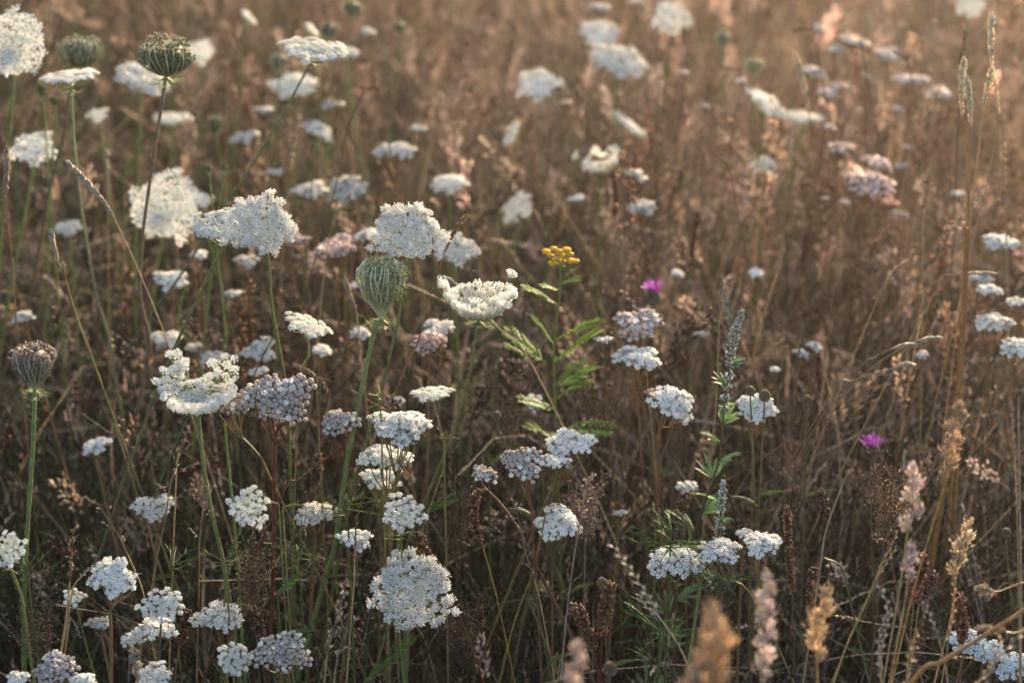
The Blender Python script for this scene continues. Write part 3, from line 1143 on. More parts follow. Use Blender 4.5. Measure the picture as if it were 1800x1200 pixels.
# --- blades, green and dry, arching
g = Geo()
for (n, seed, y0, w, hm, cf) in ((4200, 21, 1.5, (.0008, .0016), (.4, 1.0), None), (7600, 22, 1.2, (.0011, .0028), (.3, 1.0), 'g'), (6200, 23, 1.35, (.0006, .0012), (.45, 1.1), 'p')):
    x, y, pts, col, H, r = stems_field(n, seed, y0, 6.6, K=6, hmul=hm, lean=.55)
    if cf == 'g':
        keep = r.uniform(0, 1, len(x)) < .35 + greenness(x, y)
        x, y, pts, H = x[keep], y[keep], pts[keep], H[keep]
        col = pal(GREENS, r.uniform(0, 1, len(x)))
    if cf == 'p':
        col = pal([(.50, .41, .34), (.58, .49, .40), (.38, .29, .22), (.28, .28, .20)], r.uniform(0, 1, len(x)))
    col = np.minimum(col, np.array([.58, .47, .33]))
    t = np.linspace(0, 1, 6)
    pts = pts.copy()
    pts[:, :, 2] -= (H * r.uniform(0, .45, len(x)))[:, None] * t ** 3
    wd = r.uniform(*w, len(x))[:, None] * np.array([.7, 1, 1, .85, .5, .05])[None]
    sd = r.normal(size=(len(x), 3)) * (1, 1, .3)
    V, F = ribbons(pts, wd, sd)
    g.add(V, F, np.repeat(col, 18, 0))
stuff('grass_blades', g, M_BLADE, 'arching grass blades between the flower stems')

# --- bent and fallen pale stems criss crossing above the sward, thickest on the right
g = Geo()
x, y, pts, col, H, r = stems_field(3000, 61, 1.7, 4.6, K=7, lean=.85, hmul=(.5, 1.2), dens=lambda x, y: .35 + .65 * (x > -.15))
col = pal([(.66, .56, .46), (.78, .68, .56), (.50, .40, .31), (.62, .50, .36), (.34, .24, .17)], r.uniform(0, 1, len(x)))
t = np.linspace(0, 1, 7)
pts[:, :, 2] -= (H * r.uniform(0, .35, len(x)))[:, None] * t ** 4
add_tubes(g, pts, r.uniform(.0006, .0010, len(x)), r.uniform(.0003, .0006, len(x)), col)
T = norm(pts[:, -1] - pts[:, -2])
A, B, _ = frames(T)
for j in range(7):
    a = r.uniform(0, 6.28, len(x))
    side = A * np.cos(a)[:, None] + B * np.sin(a)[:, None]
    V, F = scatter(*LENS3, pts[:, -1] - T * (.007 * j), norm(T + side * .35), r.uniform(.007, .011, len(x)), r.uniform(.0018, .0030, len(x)))
    g.add(V, F, np.repeat(col * 1.1, 5, 0))
stuff('bent_grass_stems', g, M_BLADE, 'bent pale grass stems criss crossing over the meadow')

# --- low tangled thatch and fallen stems
g = Geo()
x, y, r = field(12000, .7, 6.5, 31)
n = len(x)
az = r.uniform(0, 6.28, n); L = r.uniform(.06, .22, n); z0 = np.abs(r.normal(0, .09, n)) * np.interp(y, [.8, 2.2], [.6, 1.2])
t = np.linspace(-.5, .5, 4)[None]
sl = r.normal(0, .5, n)[:, None]
pts = np.stack([x[:, None] + np.cos(az)[:, None] * L[:, None] * t, y[:, None] + np.sin(az)[:, None] * L[:, None] * t,
                .004 + z0[:, None] + sl * L[:, None] * t + (L * r.uniform(.0, .5, n))[:, None] * (.25 - t ** 2)], -1)
pts[:, :, 2] = np.maximum(pts[:, :, 2], .003)
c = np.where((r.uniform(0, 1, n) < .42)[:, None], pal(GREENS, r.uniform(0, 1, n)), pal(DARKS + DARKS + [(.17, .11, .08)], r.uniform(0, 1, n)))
add_tubes(g, pts, r.uniform(.0005, .0012, n), r.uniform(.0004, .0008, n), c)
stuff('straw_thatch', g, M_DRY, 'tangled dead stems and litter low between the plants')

# --- fine feathery and clover like undergrowth: many small leaf faces on low sprays
g = Geo()
x, y, r = field(2600, 1.0, 5.6, 41)
n = len(x)
Hh = canopy(x, y) * r.uniform(.25, .8, n)
az = r.uniform(0, 6.28, n)
gr = r.uniform(0, 1, n) < .30 + .6 * greenness(x, y)
cc = np.where(gr[:, None], pal(GREENS, r.uniform(0, 1, n)), pal(DARKS + [(.13, .08, .06)], r.uniform(0, 1, n)))
for j in range(15):
    u = r.uniform(.3, 1, n)
    p = np.stack([x + np.cos(az) * Hh * .2 * u, y + np.sin(az) * Hh * .2 * u, Hh * u], 1)
    p += r.normal(size=(n, 3)) * (.012, .012, .008)
    d = norm(r.normal(size=(n, 3)) + [0, 0, .5])
    V, F = scatter(*LENS3, p, d, r.uniform(.004, .012, n) , r.uniform(.0012, .0028, n))
    g.add(V, F, np.repeat(cc * r.uniform(.6, 1.4, (n, 1)), 5, 0))
stuff('undergrowth_sprays', g, M_LEAF, 'small leaved brown and green undergrowth sprays', False)

# --- dark red brown sorrel and dock spires in the mass
g = Geo()
x, y, r = field(420, 2.25, 6.0, 51)
tk_ = ((np.floor(x * 2.2) + np.floor(y * 1.7) * 3) % 4 < 1.5) | (r.uniform(0, 1, len(x)) < .4)
x, y = x[tk_], y[tk_]
n = len(x)
Hh = canopy(x, y) * r.uniform(.95, 1.3, n)
lx = r.normal(0, .10, n) * Hh
pts = np.stack([np.stack([x, y, 0 * x], 1), np.stack([x + lx * .4, y, Hh * .5], 1), np.stack([x + lx, y, Hh], 1)], 1)
cc = pal(REDS + [(.10, .05, .035)], r.uniform(0, 1, n)) * (1 + .5 * gold(x, y))[:, None]
add_tubes(g, pts, np.full(n, .0018), np.full(n, .0008), cc)
for j in range(46):
    u = 1 - (j / 46.) * .34
    a = r.uniform(0, 6.28, n)
    rr = .011 * (.35 + np.sin(min(1, (1 - u) / .42 + .12) * 2.6)) * r.uniform(.3, 1.1, n)
    p = pts[:, 1] + (pts[:, 2] - pts[:, 1]) * ((u - .5) / .5) + np.stack([np.cos(a) * rr, np.sin(a) * rr, 0 * a], 1)
    V, F = scatter(*LENS3, p, norm(np.stack([np.cos(a), np.sin(a), .5 + 0 * a], 1)), r.uniform(.006, .012, n), r.uniform(.004, .008, n))
    g.add(V, F, np.repeat(cc * r.uniform(.6, 1.3, (n, 1)), 5, 0))
stuff('sorrel_spires', g, M_SEED, 'dark red brown sorrel spires among the dry grass', False)

# --- thin evening haze: one closed box round the camera and the meadow
HZ = Geo()
x0, x1, y0_, y1_, z0_, z1_ = -60, 60, -60, 60, -1.1, 2.2
HZ.add([(x, y, z) for z in (z0_, z1_) for y in (y0_, y1_) for x in (x0, x1)],
       [(0, 2, 3), (0, 3, 1), (4, 5, 7), (4, 7, 6), (0, 1, 5), (0, 5, 4), (2, 6, 7), (2, 7, 3), (0, 4, 6), (0, 6, 2), (1, 3, 7), (1, 7, 5)], (1, 1, 1))
M_HAZE = bpy.data.materials.new('haze')
M_HAZE.use_nodes = True
hn, hl = M_HAZE.node_tree.nodes, M_HAZE.node_tree.links
hn.clear()
ho = hn.new('ShaderNodeOutputMaterial'); hv = hn.new('ShaderNodeVolumePrincipled')
hv.inputs['Color'].default_value = (.96, .93, .90, 1)
hv.inputs['Density'].default_value = .0048
hv.inputs['Anisotropy'].default_value = .85
hl.new(hv.outputs[0], ho.inputs['Volume'])
hz = link(bpy.data.objects.new('haze', HZ.mesh('haze', M_HAZE, False)))
hz['kind'] = 'stuff'
hz['label'] = 'thin warm evening haze over the meadow'



# ================================================================ THINGS
G1 = (.15, .175, .07); G2 = (.10, .125, .05); GP = (.15, .12, .065)
# --- wild carrot in flower, near
carrot(456, 396, 122, 1.97, 'large creamy white carrot umbel with curly upper edge, left of the tall green seed nest', tc=33, tx=6, mode='curly', n=46, shape='flat', fine=.92,
       stem=[(470, 448), (478, 540), (492, 620), (503, 690), (508, 780), (512, 900), (516, 1040)], col=G1, col2=G2, rs=.0018)
carrot(392, 392, 112, 2.06, 'flat white carrot umbel tucked behind the left side of the creamy curly one', tc=8, tx=-5, n=34,
       stem=[(388, 440), (345, 530), (312, 600), (270, 700), (238, 790), (200, 900)], col=G1, col2=(.13, .11, .06), rs=.0019)
carrot(716, 410, 128, 2.0, 'lacy white carrot umbel directly above the tall green seed nest', tc=26, tx=3, n=44, mode='curly', shape='flat', fine=.86,
       stem=[(718, 470), (702, 550), (682, 640), (655, 740), (622, 850), (600, 960)], col=G1, col2=G2, rs=.0019)
carrot(842, 536, 128, 2.0, 'bowl shaped white carrot umbel on a curved green stem beside the seed nest', tc=-4, tx=2, shape='bowl', n=52, mode='curly', fine=1.0,
       stem=[(835, 600), (828, 650), (806, 730), (780, 800), (745, 885), (715, 960), (690, 1060)], col=G1, col2=GP, rs=.0017, gap=(90, 20, .7))
carrot(346, 684, 142, 1.96, 'white carrot umbel shaped like a crown with a notch in its back rim', tc=10, tx=2, shape='crown', n=84, mode='round', fine=1.22,
       stem=[(350, 745), (358, 820), (372, 900), (393, 990), (408, 1090), (420, 1190)], col=G1, col2=G2, rs=.002, gap=(84, 15, .62))
carrot(726, 1036, 142, 1.95, 'wide feathery white carrot umbel with curled edges low in the foreground centre', tc=38, tx=10, n=52, mode='curly', shape='dome', fine=.85,
       stem=[(718, 1090), (716, 1140), (714, 1195)], col=G1, col2=G2, rs=.0018)
carrot(438, 892, 74, 1.93, 'small round white carrot umbel facing right, left of the dark red yarrow stem', tc=42, tx=24, n=22, shape='flat', fine=.82,
       stem=[(424, 928), (408, 970), (396, 1040), (392, 1120)], col=G2, rs=.0011, bracts=False)
carrot(710, 898, 76, 1.95, 'small white carrot umbel just above the wide feathery foreground umbel', tc=30, tx=6, n=20, shape='flat', fine=.82,
       stem=[(704, 935), (697, 975), (693, 1010), (700, 1090)], col=G1, rs=.0014)
carrot(540, 570, 78, 2.0, 'thin side-on white carrot umbel sloping down right below the creamy curly one', tc=-2, tx=20, n=20, shape='flat',
       stem=[(541, 600), (543, 622), (530, 655), (524, 700), (520, 800)], col=G1, col2=GP, rs=.0010, bracts=False)
carrot(760, 690, 68, 1.98, 'very flat little white carrot umbel on a thin wiry stem above the yarrows', tc=-8, tx=-3, n=18, shape='flat',
       stem=[(765, 712), (773, 750), (782, 785), (778, 830), (760, 880)], col=(.26, .22, .13), rs=.0008, bracts=False)
carrot(285, 1062, 78, 1.92, 'domed white carrot umbel low at the left between two dry stalks', tc=20, tx=5, n=24, shape='flat', fine=.82,
       stem=[(283, 1100), (280, 1160)], col=G2, rs=.0011, bracts=False)
carrot(10, 966, 74, 1.93, 'white carrot umbel cut by the left edge, beside a thick green stem', tc=35, tx=-22, n=26, shape='flat', fine=.82,
       stem=[(20, 1000), (38, 1050), (48, 1120)], col=G1, rs=.0014)
carrot(412, 1156, 64, 1.9, 'small tilted white carrot umbel at the bottom, on the stem of a fern like leaf', tc=30, tx=30, n=18, shape='flat', fine=.82, stem=[(400, 1190)], col=G2, rs=.001, bracts=False)
carrot(130, 1047, 40, 1.95, 'tiny white carrot umbel crossed by a thin straw stem at lower left', tc=15, tx=5, n=12, shape='flat', fine=.82, stem=[(140, 1090)], col=G2, rs=.0009, bracts=False)
carrot(270, 1188, 62, 1.9, 'half seen white carrot umbel at the bottom edge behind a fluffy grass head', tc=28, n=18, shape='dome', stem=[], col=G2, rs=.001, bracts=False)
# left, middle distance
carrot(550, 86, 112, 2.28, 'flat white carrot umbel high up on a long slanting stem, leaning to the right', tc=4, tx=9, n=34,
       stem=[(541, 112), (500, 195), (455, 270), (420, 325), (375, 392), (320, 480), (262, 560), (215, 640)], col=(.22, .22, .12), col2=(.12, .09, .06), rs=.0016)
carrot(122, 134, 104, 2.28, 'flat creamy white carrot umbel below a green seed nest at upper left', tc=-6, tx=-5, n=34,
       stem=[(126, 160), (130, 250), (140, 340), (153, 430), (170, 520), (195, 610), (212, 720)], col=(.24, .27, .16), col2=(.13, .11, .07), rs=.0016)
carrot(22, 78, 118, 2.35, 'big blurred white carrot umbel turned to the viewer at the top left corner', tc=58, tx=-12, n=44, hero=False, stem=[(20, 200)])
carrot(292, 362, 120, 2.55, 'large lacy white carrot umbel behind the tall purple stem at left', tc=62, tx=5, n=34, hero=False, stem=[(283, 430), (270, 520)])
carrot(252, 138, 90, 2.75, 'blurred white carrot umbel sloping right behind the wide open seed nest', tc=12, tx=20, n=22, hero=False)
carrot(60, 260, 74, 2.55, 'lumpy white carrot umbel at far left behind a purplish grass plume', tc=30, tx=-4, n=14, hero=False, stem=[(58, 300)])
carrot(802, 436, 74, 2.45, 'blurred white carrot umbel behind a brown grass spike, right of the lacy one', tc=22, tx=12, n=20, hero=False, stem=[(800, 470)])
carrot(790, 320, 60, 2.75, 'small white dome of carrot flower on a bright green stem above the lacy umbel', tc=6, n=16, shape='dome', hero=False, stem=[(791, 345), (792, 400)], col=(.15, .20, .06))
carrot(944, 146, 72, 2.95, 'knobbly blurred white umbel standing alone high in the middle of the meadow', tc=22, tx=-8, n=15, hero=False)
carrot(1055, 58, 66, 3.1, 'round blurred white umbel above the long sagging one, upper middle', tc=28, tx=5, n=15, hero=False)
carrot(1088, 106, 96, 3.0, 'long sagging white umbel dipping to the right, upper middle of the meadow', tc=16, tx=14, n=26, hero=False)
carrot(1181, 30, 62, 3.2, 'pale round umbel at the top edge right of the long sagging one', tc=42, n=15, hero=False)
carrot(1105, 219, 66, 2.95, 'edge-on white umbel tilted steeply down to the right below the long sagging one', tc=-8, tx=36, n=16, hero=False)
carrot(1053, 288, 72, 2.75, 'shallow greenish white umbel seen from the side in the middle distance', tc=-6, tx=-8, n=18, hero=False, shape='bowl')
carrot(898, 236, 50, 3.0, 'narrow greenish umbel facing left below the knobbly white one', tc=10, tx=-60, n=14, hero=False)
carrot(1352, 184, 78, 2.95, 'pale umbel sloping steeply right behind a golden grass spike', tc=8, tx=34, n=18, hero=False)
carrot(1412, 206, 64, 3.0, 'flat lilac white umbel touching the steeply sloping one in the golden grass', tc=-4, tx=3, n=16, hero=False)
carrot(910, 363, 56, 2.75, 'lavender white umbel tilted left in the middle of the brown grass', tc=25, tx=-34, n=16, hero=False)
carrot(515, 151, 76, 3.0, 'blurred white umbel under the leaning flat one at top left', tc=15, n=20, hero=False)
carrot(606, 92, 44, 2.9, 'dim flat umbel peeping out right of the leaning one at top left', tc=2, n=12, hero=False)
carrot(302, 208, 66, 2.95, 'thin flat white umbel behind the purplish stem of the open seed nest', tc=-4, n=18, hero=False)
carrot(352, 92, 42, 3.15, 'faint white umbel right beside the wide open seed nest', tc=50, n=12, hero=False)
carrot(1705, 8, 46, 3.3, 'bright pale umbel cut by the top edge in the golden light', tc=40, n=12, hero=False)
carrot(1344, 288, 44, 2.9, 'pale green young umbel on a short green stem in the golden grass', tc=10, n=16, shape='ball', hero=False, stem=[(1342, 320)], col=(.2, .24, .06))
carrot(560, 228, 48, 2.9, 'small white umbel sloping right between the slanting stem and brown stalks', tc=12, tx=26, n=10, hero=False)
carrot(172, 202, 30, 2.8, 'little round white umbel left of the purplish stem of the open nest', tc=30, n=9, hero=False)
carrot(120, 400, 46, 2.7, 'dim white umbel near the far left grass spikes', tc=10, n=14, hero=False)
carrot(350, 352, 44, 2.75, 'blurred white umbel squeezed between the lacy one and the curly one', tc=8, n=12, hero=False)
carrot(437, 30, 30, 3.1, 'tiny edge-on umbel tilted right beside a pink grass plume near the top', tc=0, tx=50, n=9, hero=False)
carrot(548, 52, 30, 3.1, 'tiny edge-on pale umbel above the leaning flat one', tc=0, tx=48, n=9, hero=False)
carrot(1240, 960, 22, 2.0, 'tiny white umbel left of the broad yarrow row at lower right', tc=10, n=8, hero=False)

# --- green seed nests
nest(671, 503, 84, 112, 1.98, 'tall egg shaped pale green seed nest in focus at the centre left', tx=2, dip=0, rs=.0028,
     stem=[(658, 585), (645, 640), (630, 710), (614, 790), (600, 880), (588, 960), (565, 1040)], col=(.21, .27, .12), col2=(.15, .20, .075), tip=(.78, .75, .58), green=(.27, .28, .14))
nest(61, 642, 76, 84, 1.98, 'round purplish brown seed nest at the far left on a bristly green stem', tx=2, rs=.0022,
     stem=[(60, 720), (57, 800), (50, 900), (44, 1000), (42, 1100)], col=(.19, .26, .11), col2=(.12, .17, .06), tip=(.55, .44, .42), green=(.175, .14, .12))
nest(292, 98, 98, 70, 2.15, 'wide open heart shaped dark green seed nest on a tall purple stem', tx=4, dip=.22, rs=.0021, belly=.3,
     stem=[(290, 140), (277, 230), (262, 330), (249, 430), (246, 520), (262, 600), (250, 680), (226, 790)], col=(.20, .15, .11), col2=C_PURP, tip=(.66, .60, .48), green=(.11, .135, .06), inner=200)
nest(144, 92, 78, 54, 2.42, 'blurred round bluish green seed nest at top left above a flat umbel', tx=2, dip=.05, rs=.0018, belly=.3,
     stem=[(122, 170), (112, 240), (90, 320), (75, 400)], col=(.12, .09, .06), tip=(.55, .50, .42), green=(.13, .16, .11))
nest(620, 18, 36, 36, 2.95, 'small dark green seed nest at the top edge left of centre', rs=.0014, nr_=22, inner=50, hero=False, bract=False, tip=(.5, .45, .35), green=(.07, .085, .04))
nest(491, 112, 32, 38, 2.95, 'small pale rimmed green seed nest just left of the leaning umbel', rs=.0014, nr_=22, inner=50, hero=False, bract=False, tip=(.5, .47, .4), green=(.08, .10, .06))
nest(580, 56, 34, 34, 3.0, 'dim green seed nest behind the leaning umbel near the top', rs=.0014, nr_=22, inner=50, hero=False, bract=False, tip=(.4, .40, .33), green=(.07, .09, .05))
nest(380, 222, 26, 42, 2.95, 'small oval green seed nest beside the pinkish plume at upper left', rs=.0013, nr_=22, inner=50, hero=False, bract=False, tip=(.38, .36, .28), green=(.05, .075, .04))
nest(702, 50, 24, 26, 3.1, 'tiny green seed nest near the top edge right of the dark one', rs=.0012, nr_=18, inner=40, hero=False, bract=False, tip=(.4, .37, .28), green=(.07, .09, .04))
nest(1326, 118, 38, 34, 3.0, 'pale green seed nest in the golden grass at upper right', rs=.0013, nr_=22, inner=50, hero=False, bract=False, tip=(.5, .5, .35), green=(.20, .21, .12))
nest(1271, 70, 30, 32, 3.15, 'dim green nest high up left of the golden corner', rs=.0013, nr_=22, inner=50, hero=False, bract=False, tip=(.5, .45, .35), green=(.15, .16, .09))
bud_carrot(75, 162, 18, 30, 2.5, 'small dark closed bud under the creamy umbel at far left', stem=[(78, 200), (85, 300)])
bud_carrot(98, 181, 16, 24, 2.5, 'lower of the two small dark closed buds at far left', stem=[(97, 220), (92, 300)])
bud_carrot(368, 300, 11, 20, 2.3, 'left upright narrow dark bud between the lacy and curly umbels', stem=[(372, 350), (376, 390)])
bud_carrot(394, 298, 12, 20, 2.3, 'right narrow dark bud between the lacy and curly umbels', stem=[(388, 345), (382, 392)])
bud_carrot(553, 258, 12, 14, 2.6, 'tiny dark bud on a branching stem right of the slanting stem', stem=[(550, 300)])

# --- yarrow, near and sharp
RED = (.13, .05, .035)
yarrow(486, 698, 132, 1.97, 'big greyish pink yarrow head on a dark red stem right of the crown umbel', tc=26, tx=-3, openf=False, nc=9, nb=15, hero=True, col=RED, rs=.0019,
       stem=[(484, 770), (482, 860), (481, 960), (478, 1060), (474, 1160)], big=.95)
yarrow(405, 712, 76, 1.99, 'pinkish yarrow side head tucked against the right of the crown umbel', tc=15, openf=False, nc=5, nb=11, hero=True, col=(.17, .13, .06), rs=.0010,
       stem=[(425, 760), (455, 800), (480, 850)])
yarrow(597, 742, 72, 1.97, 'small white and pink yarrow head on a red branch left of the nest stem', tc=15, tx=-6, openf=False, nc=4, nb=12, hero=True, col=RED, rs=.0010,
       stem=[(575, 790), (530, 840), (488, 888)])
yarrow(702, 753, 112, 2.0, 'wide white yarrow head behind the nest stem, highest of the stacked three', tc=10, tx=4, openf=True, nc=9, nb=14, hero=True, col=(.18, .14, .07), rs=.0015,
       stem=[(695, 820), (690, 900), (686, 1000)])
yarrow(676, 808, 78, 2.04, 'middle white yarrow head of the stacked three behind the nest stem', tc=10, nc=6, nb=11, col=(.18, .14, .07), stem=[(680, 860), (684, 940)])
yarrow(668, 846, 74, 2.1, 'lowest loose white yarrow head of the stacked three behind the nest stem', tc=2, nc=6, nb=8, col=(.18, .14, .07), stem=[(676, 900)])
yarrow(920, 812, 76, 1.97, 'domed brownish yarrow head with ball like flowers right of the curved umbel stem', tc=30, openf=False, nc=5, nb=15, hero=True, col=(.16, .07, .05), rs=.0014,
       stem=[(932, 880), (938, 960), (944, 1040), (948, 1120)], big=1.0)
yarrow(1000, 782, 84, 2.08, 'white yarrow head behind and right of the domed brownish one', tc=12, nc=8, nb=11, col=(.17, .13, .06), stem=[(985, 840), (960, 900), (945, 970)])
yarrow(978, 815, 44, 2.05, 'small lower white yarrow head between the brownish one and the white one', tc=10, nc=4, nb=10, col=(.17, .13, .06), stem=[(968, 850), (948, 910)])
yarrow(850, 836, 42, 2.0, 'little pale brown yarrow head above a dark knobbly spike', tc=20, openf=False, nc=3, nb=12, hero=True, col=(.13, .07, .05), stem=[(875, 880), (905, 920), (928, 965)])
yarrow(981, 922, 88, 2.05, 'flat white yarrow head sloping right in front of a pale dry stalk', tc=8, tx=9, nc=8, nb=11, col=(.15, .10, .06))
yarrow(200, 1016, 88, 1.95, 'white yarrow head in two lobes at lower left with a pale green leaf behind', tc=30, tx=-16, nc=8, nb=13, openf=True, hero=True, col=(.2, .14, .08), stem=[(196, 1070), (195, 1130)])
yarrow(626, 948, 56, 1.98, 'white yarrow head crossed by a narrow brown grass spike', tc=12, nc=5, nb=10, col=C_BROWN)
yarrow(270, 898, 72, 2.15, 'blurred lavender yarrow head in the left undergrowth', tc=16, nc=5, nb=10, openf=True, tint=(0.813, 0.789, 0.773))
yarrow(552, 906, 62, 2.1, 'pale yarrow head right of the dark red yarrow stem', tc=12, nc=5, nb=10, tint=(0.85, 0.825, 0.808))
yarrow(384, 1090, 84, 1.98, 'loose white yarrow head low behind a green umbel stem', tc=8, nc=6, nb=10, tint=(0.901, 0.874, 0.857))
yarrow(495, 1146, 96, 1.9, 'wide pinkish white yarrow head at the bottom below the dark red stem', tc=24, tx=8, openf=False, nc=8, nb=13, hero=True, col=(.17, .13, .07))
yarrow(100, 1176, 86, 1.88, 'brownish pink yarrow head in the bottom left corner', tc=12, tx=-6, openf=False, nc=7, nb=13, hero=True, col=(.17, .12, .07))
yarrow(28, 1196, 36, 1.86, 'small white yarrow head at the bottom edge left of the brownish pink one', tc=10, nc=3, nb=10)
yarrow(150, 1197, 36, 1.86, 'small white yarrow head at the bottom edge right of the brownish pink one', tc=10, nc=3, nb=10)
yarrow(270, 1106, 66, 1.97, 'flat white yarrow head directly under the domed white carrot umbel', tc=6, nc=5, nb=9)
yarrow(231, 1128, 40, 1.97, 'sparse little white yarrow head above a fluffy pale grass head', tc=2, nc=4, nb=7)
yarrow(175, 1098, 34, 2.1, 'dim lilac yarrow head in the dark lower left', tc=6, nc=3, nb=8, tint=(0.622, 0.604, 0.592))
yarrow(1183, 990, 92, 2.0, 'white yarrow head half hidden behind green mugwort leaves', tc=18, nc=7, nb=11, col=(.15, .12, .06))
yarrow(1268, 971, 76, 2.0, 'bright white yarrow head left of the taller one in the lower right row', tc=8, nc=7, nb=12, hero=True, col=(.2, .16, .08), stem=[(1290, 1010), (1330, 1060)], rs=.001)
yarrow(1336, 957, 68, 2.0, 'white yarrow head at the right end of the row above yellowish branches', tc=10, tx=4, nc=6, nb=12, hero=True, col=(.24, .18, .07), stem=[(1332, 1010), (1334, 1080)], rs=.0012)
yarrow(1306, 940, 28, 2.05, 'tiny white yarrow head standing above the lower right row', tc=5, nc=3, nb=8)
yarrow(1182, 711, 82, 2.12, 'white yarrow head sloping right beside a pinkish clump, right of the tansy', tc=20, tx=20, nc=8, nb=11, stem=[(1145, 760)])
yarrow(1147, 694, 30, 2.12, 'small salmon pink faded yarrow clump at the left of the sloping white head', tc=10, nc=3, nb=9, openf=False, tint=(1.15, 0.8, 0.7))
yarrow(1328, 720, 70, 2.08, 'white yarrow head under two brown thistle buds', tc=24, nc=8, nb=11, stem=[(1325, 760), (1322, 850)])
yarrow(1120, 630, 78, 2.2, 'flat white yarrow head below the pinkish pair and left of a green stem', tc=10, tx=-3, nc=7, nb=11)
yarrow(1122, 570, 88, 2.25, 'pinkish white yarrow head below the magenta knapweed', tc=14, nc=7, nb=10, openf=False, tint=(1.15, 1.1, 1.15))
yarrow(1118, 594, 40, 2.25, 'small lower lobe of pinkish yarrow under the magenta knapweed', tc=6, nc=3, nb=9, openf=False, tint=(1.1, 1.05, 1.1))
yarrow(768, 582, 64, 2.25, 'blurred white yarrow head between the seed nest and the bowl umbel', tc=8, tx=-8, nc=7, nb=10, tint=(0.969, 0.941, 0.921))
yarrow(752, 603, 66, 2.2, 'faded pink yarrow head just below the blurred white one beside the nest', tc=8, nc=6, nb=10, openf=False, tint=(1.1, 0.9, 0.85))
yarrow(1062, 600, 22, 2.2, 'tiny greyish white yarrow tuft left of the flat white one', tc=5, nc=3, nb=7)
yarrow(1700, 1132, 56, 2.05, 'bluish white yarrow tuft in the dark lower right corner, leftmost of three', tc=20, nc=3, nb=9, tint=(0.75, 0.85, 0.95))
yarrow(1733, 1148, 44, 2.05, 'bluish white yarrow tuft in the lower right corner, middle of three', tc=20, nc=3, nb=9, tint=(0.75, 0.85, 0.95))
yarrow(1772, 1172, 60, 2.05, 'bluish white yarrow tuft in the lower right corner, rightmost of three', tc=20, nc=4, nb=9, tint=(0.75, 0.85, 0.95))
# right edge, middle distance
yarrow(1745, 572, 60, 2.35, 'white yarrow head in three puffs near the right edge', tc=10, nc=6, nb=9)
yarrow(1760, 430, 56, 2.5, 'neat white yarrow head highest of those near the right edge', tc=8, nc=6, nb=9)
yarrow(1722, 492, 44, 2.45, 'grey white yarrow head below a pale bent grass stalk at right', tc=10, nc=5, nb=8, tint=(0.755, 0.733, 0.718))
yarrow(1740, 514, 36, 2.4, 'small white yarrow head just below the grey white one at right', tc=8, nc=4, nb=8)
yarrow(1788, 534, 34, 2.35, 'white yarrow head cut by the right edge above the three puffs', tc=8, nc=4, nb=8)
yarrow(1785, 615, 52, 2.3, 'white yarrow head cut by the right edge below the three puffs', tc=20, nc=5, nb=9)
# left and middle distance
yarrow(300, 495, 62, 2.5, 'blurred white yarrow head between the purple stem and the slanting green stem', tc=8, nc=6, nb=8)
yarrow(587, 440, 74, 2.5, 'long pinkish yarrow head right of the curly umbel, behind a grass spike', tc=4, nc=7, nb=8, openf=False, tint=(1.25, 1.1, 1.1))
yarrow(603, 424, 40, 2.55, 'upper small pinkish yarrow head above the long pinkish one', tc=4, nc=4, nb=8, openf=False, tint=(1.2, 1.05, 1.05))
yarrow(528, 424, 30, 2.5, 'tiny pinkish yarrow head at the right edge of the curly umbel', tc=4, nc=3, nb=7, openf=False, tint=(1.2, 1.05, 1.05))
yarrow(645, 416, 40, 2.5, 'lavender white yarrow head left of the lacy umbel', tc=10, nc=4, nb=8, tint=(0.911, 0.884, 0.867))
yarrow(693, 271, 62, 2.75, 'flat lilac yarrow head above a dark red dock spire', tc=6, nc=6, nb=8, tint=(0.816, 0.792, 0.776))
yarrow(613, 336, 74, 2.7, 'dull lilac yarrow head left of the dark red dock spire', tc=8, tx=-12, nc=6, nb=8, tint=(0.687, 0.667, 0.653))
yarrow(1130, 367, 50, 2.7, 'flat lilac yarrow head in the middle of the brown grass', tc=6, tx=4, nc=5, nb=8, tint=(0.745, 0.723, 0.708))
yarrow(1112, 308, 26, 2.75, 'small pale yarrow cap right of the shallow greenish umbel', tc=5, nc=3, nb=7)
yarrow(1127, 318, 22, 2.75, 'smallest lower yarrow cap right of the shallow greenish umbel', tc=5, nc=3, nb=6, tint=(0.867, 0.842, 0.825))
yarrow(1015, 352, 26, 2.75, 'tiny bright yarrow head in brown grass above the yellow tansy', tc=5, nc=3, nb=7)
yarrow(1525, 326, 112, 2.6, 'wide drooping pinkish brown yarrow head at the right, its flowers hanging in a row', tc=2, tx=10, nc=10, nb=9, openf=False, tint=(1.25, 1.1, 1.05))
yarrow(1540, 290, 60, 2.75, 'soft pinkish flat head just above the wide drooping one', tc=2, tx=10, nc=6, nb=7, openf=False, tint=(1.3, 1.15, 1.1))
yarrow(1478, 264, 50, 2.8, 'soft pinkish flat head left above the wide drooping one', tc=2, tx=4, nc=5, nb=7, openf=False, tint=(1.3, 1.15, 1.15))
yarrow(940, 709, 32, 2.3, 'tiny tilted white yarrow head below the tansy leaves', tc=20, tx=-20, nc=3, nb=7)
yarrow(1188, 486, 22, 2.6, 'tiny white flower head right of the magenta knapweed', tc=4, tx=12, nc=2, nb=7)
yarrow(1326, 485, 24, 2.6, 'tiny white flower head in the brown grass above the mugwort spike', tc=4, nc=2, nb=7)
yarrow(1232, 590, 0.1 + 18, 2.5, 'faint little white tuft left of the mugwort spike', tc=4, nc=2, nb=6, tint=(0.731, 0.71, 0.695))
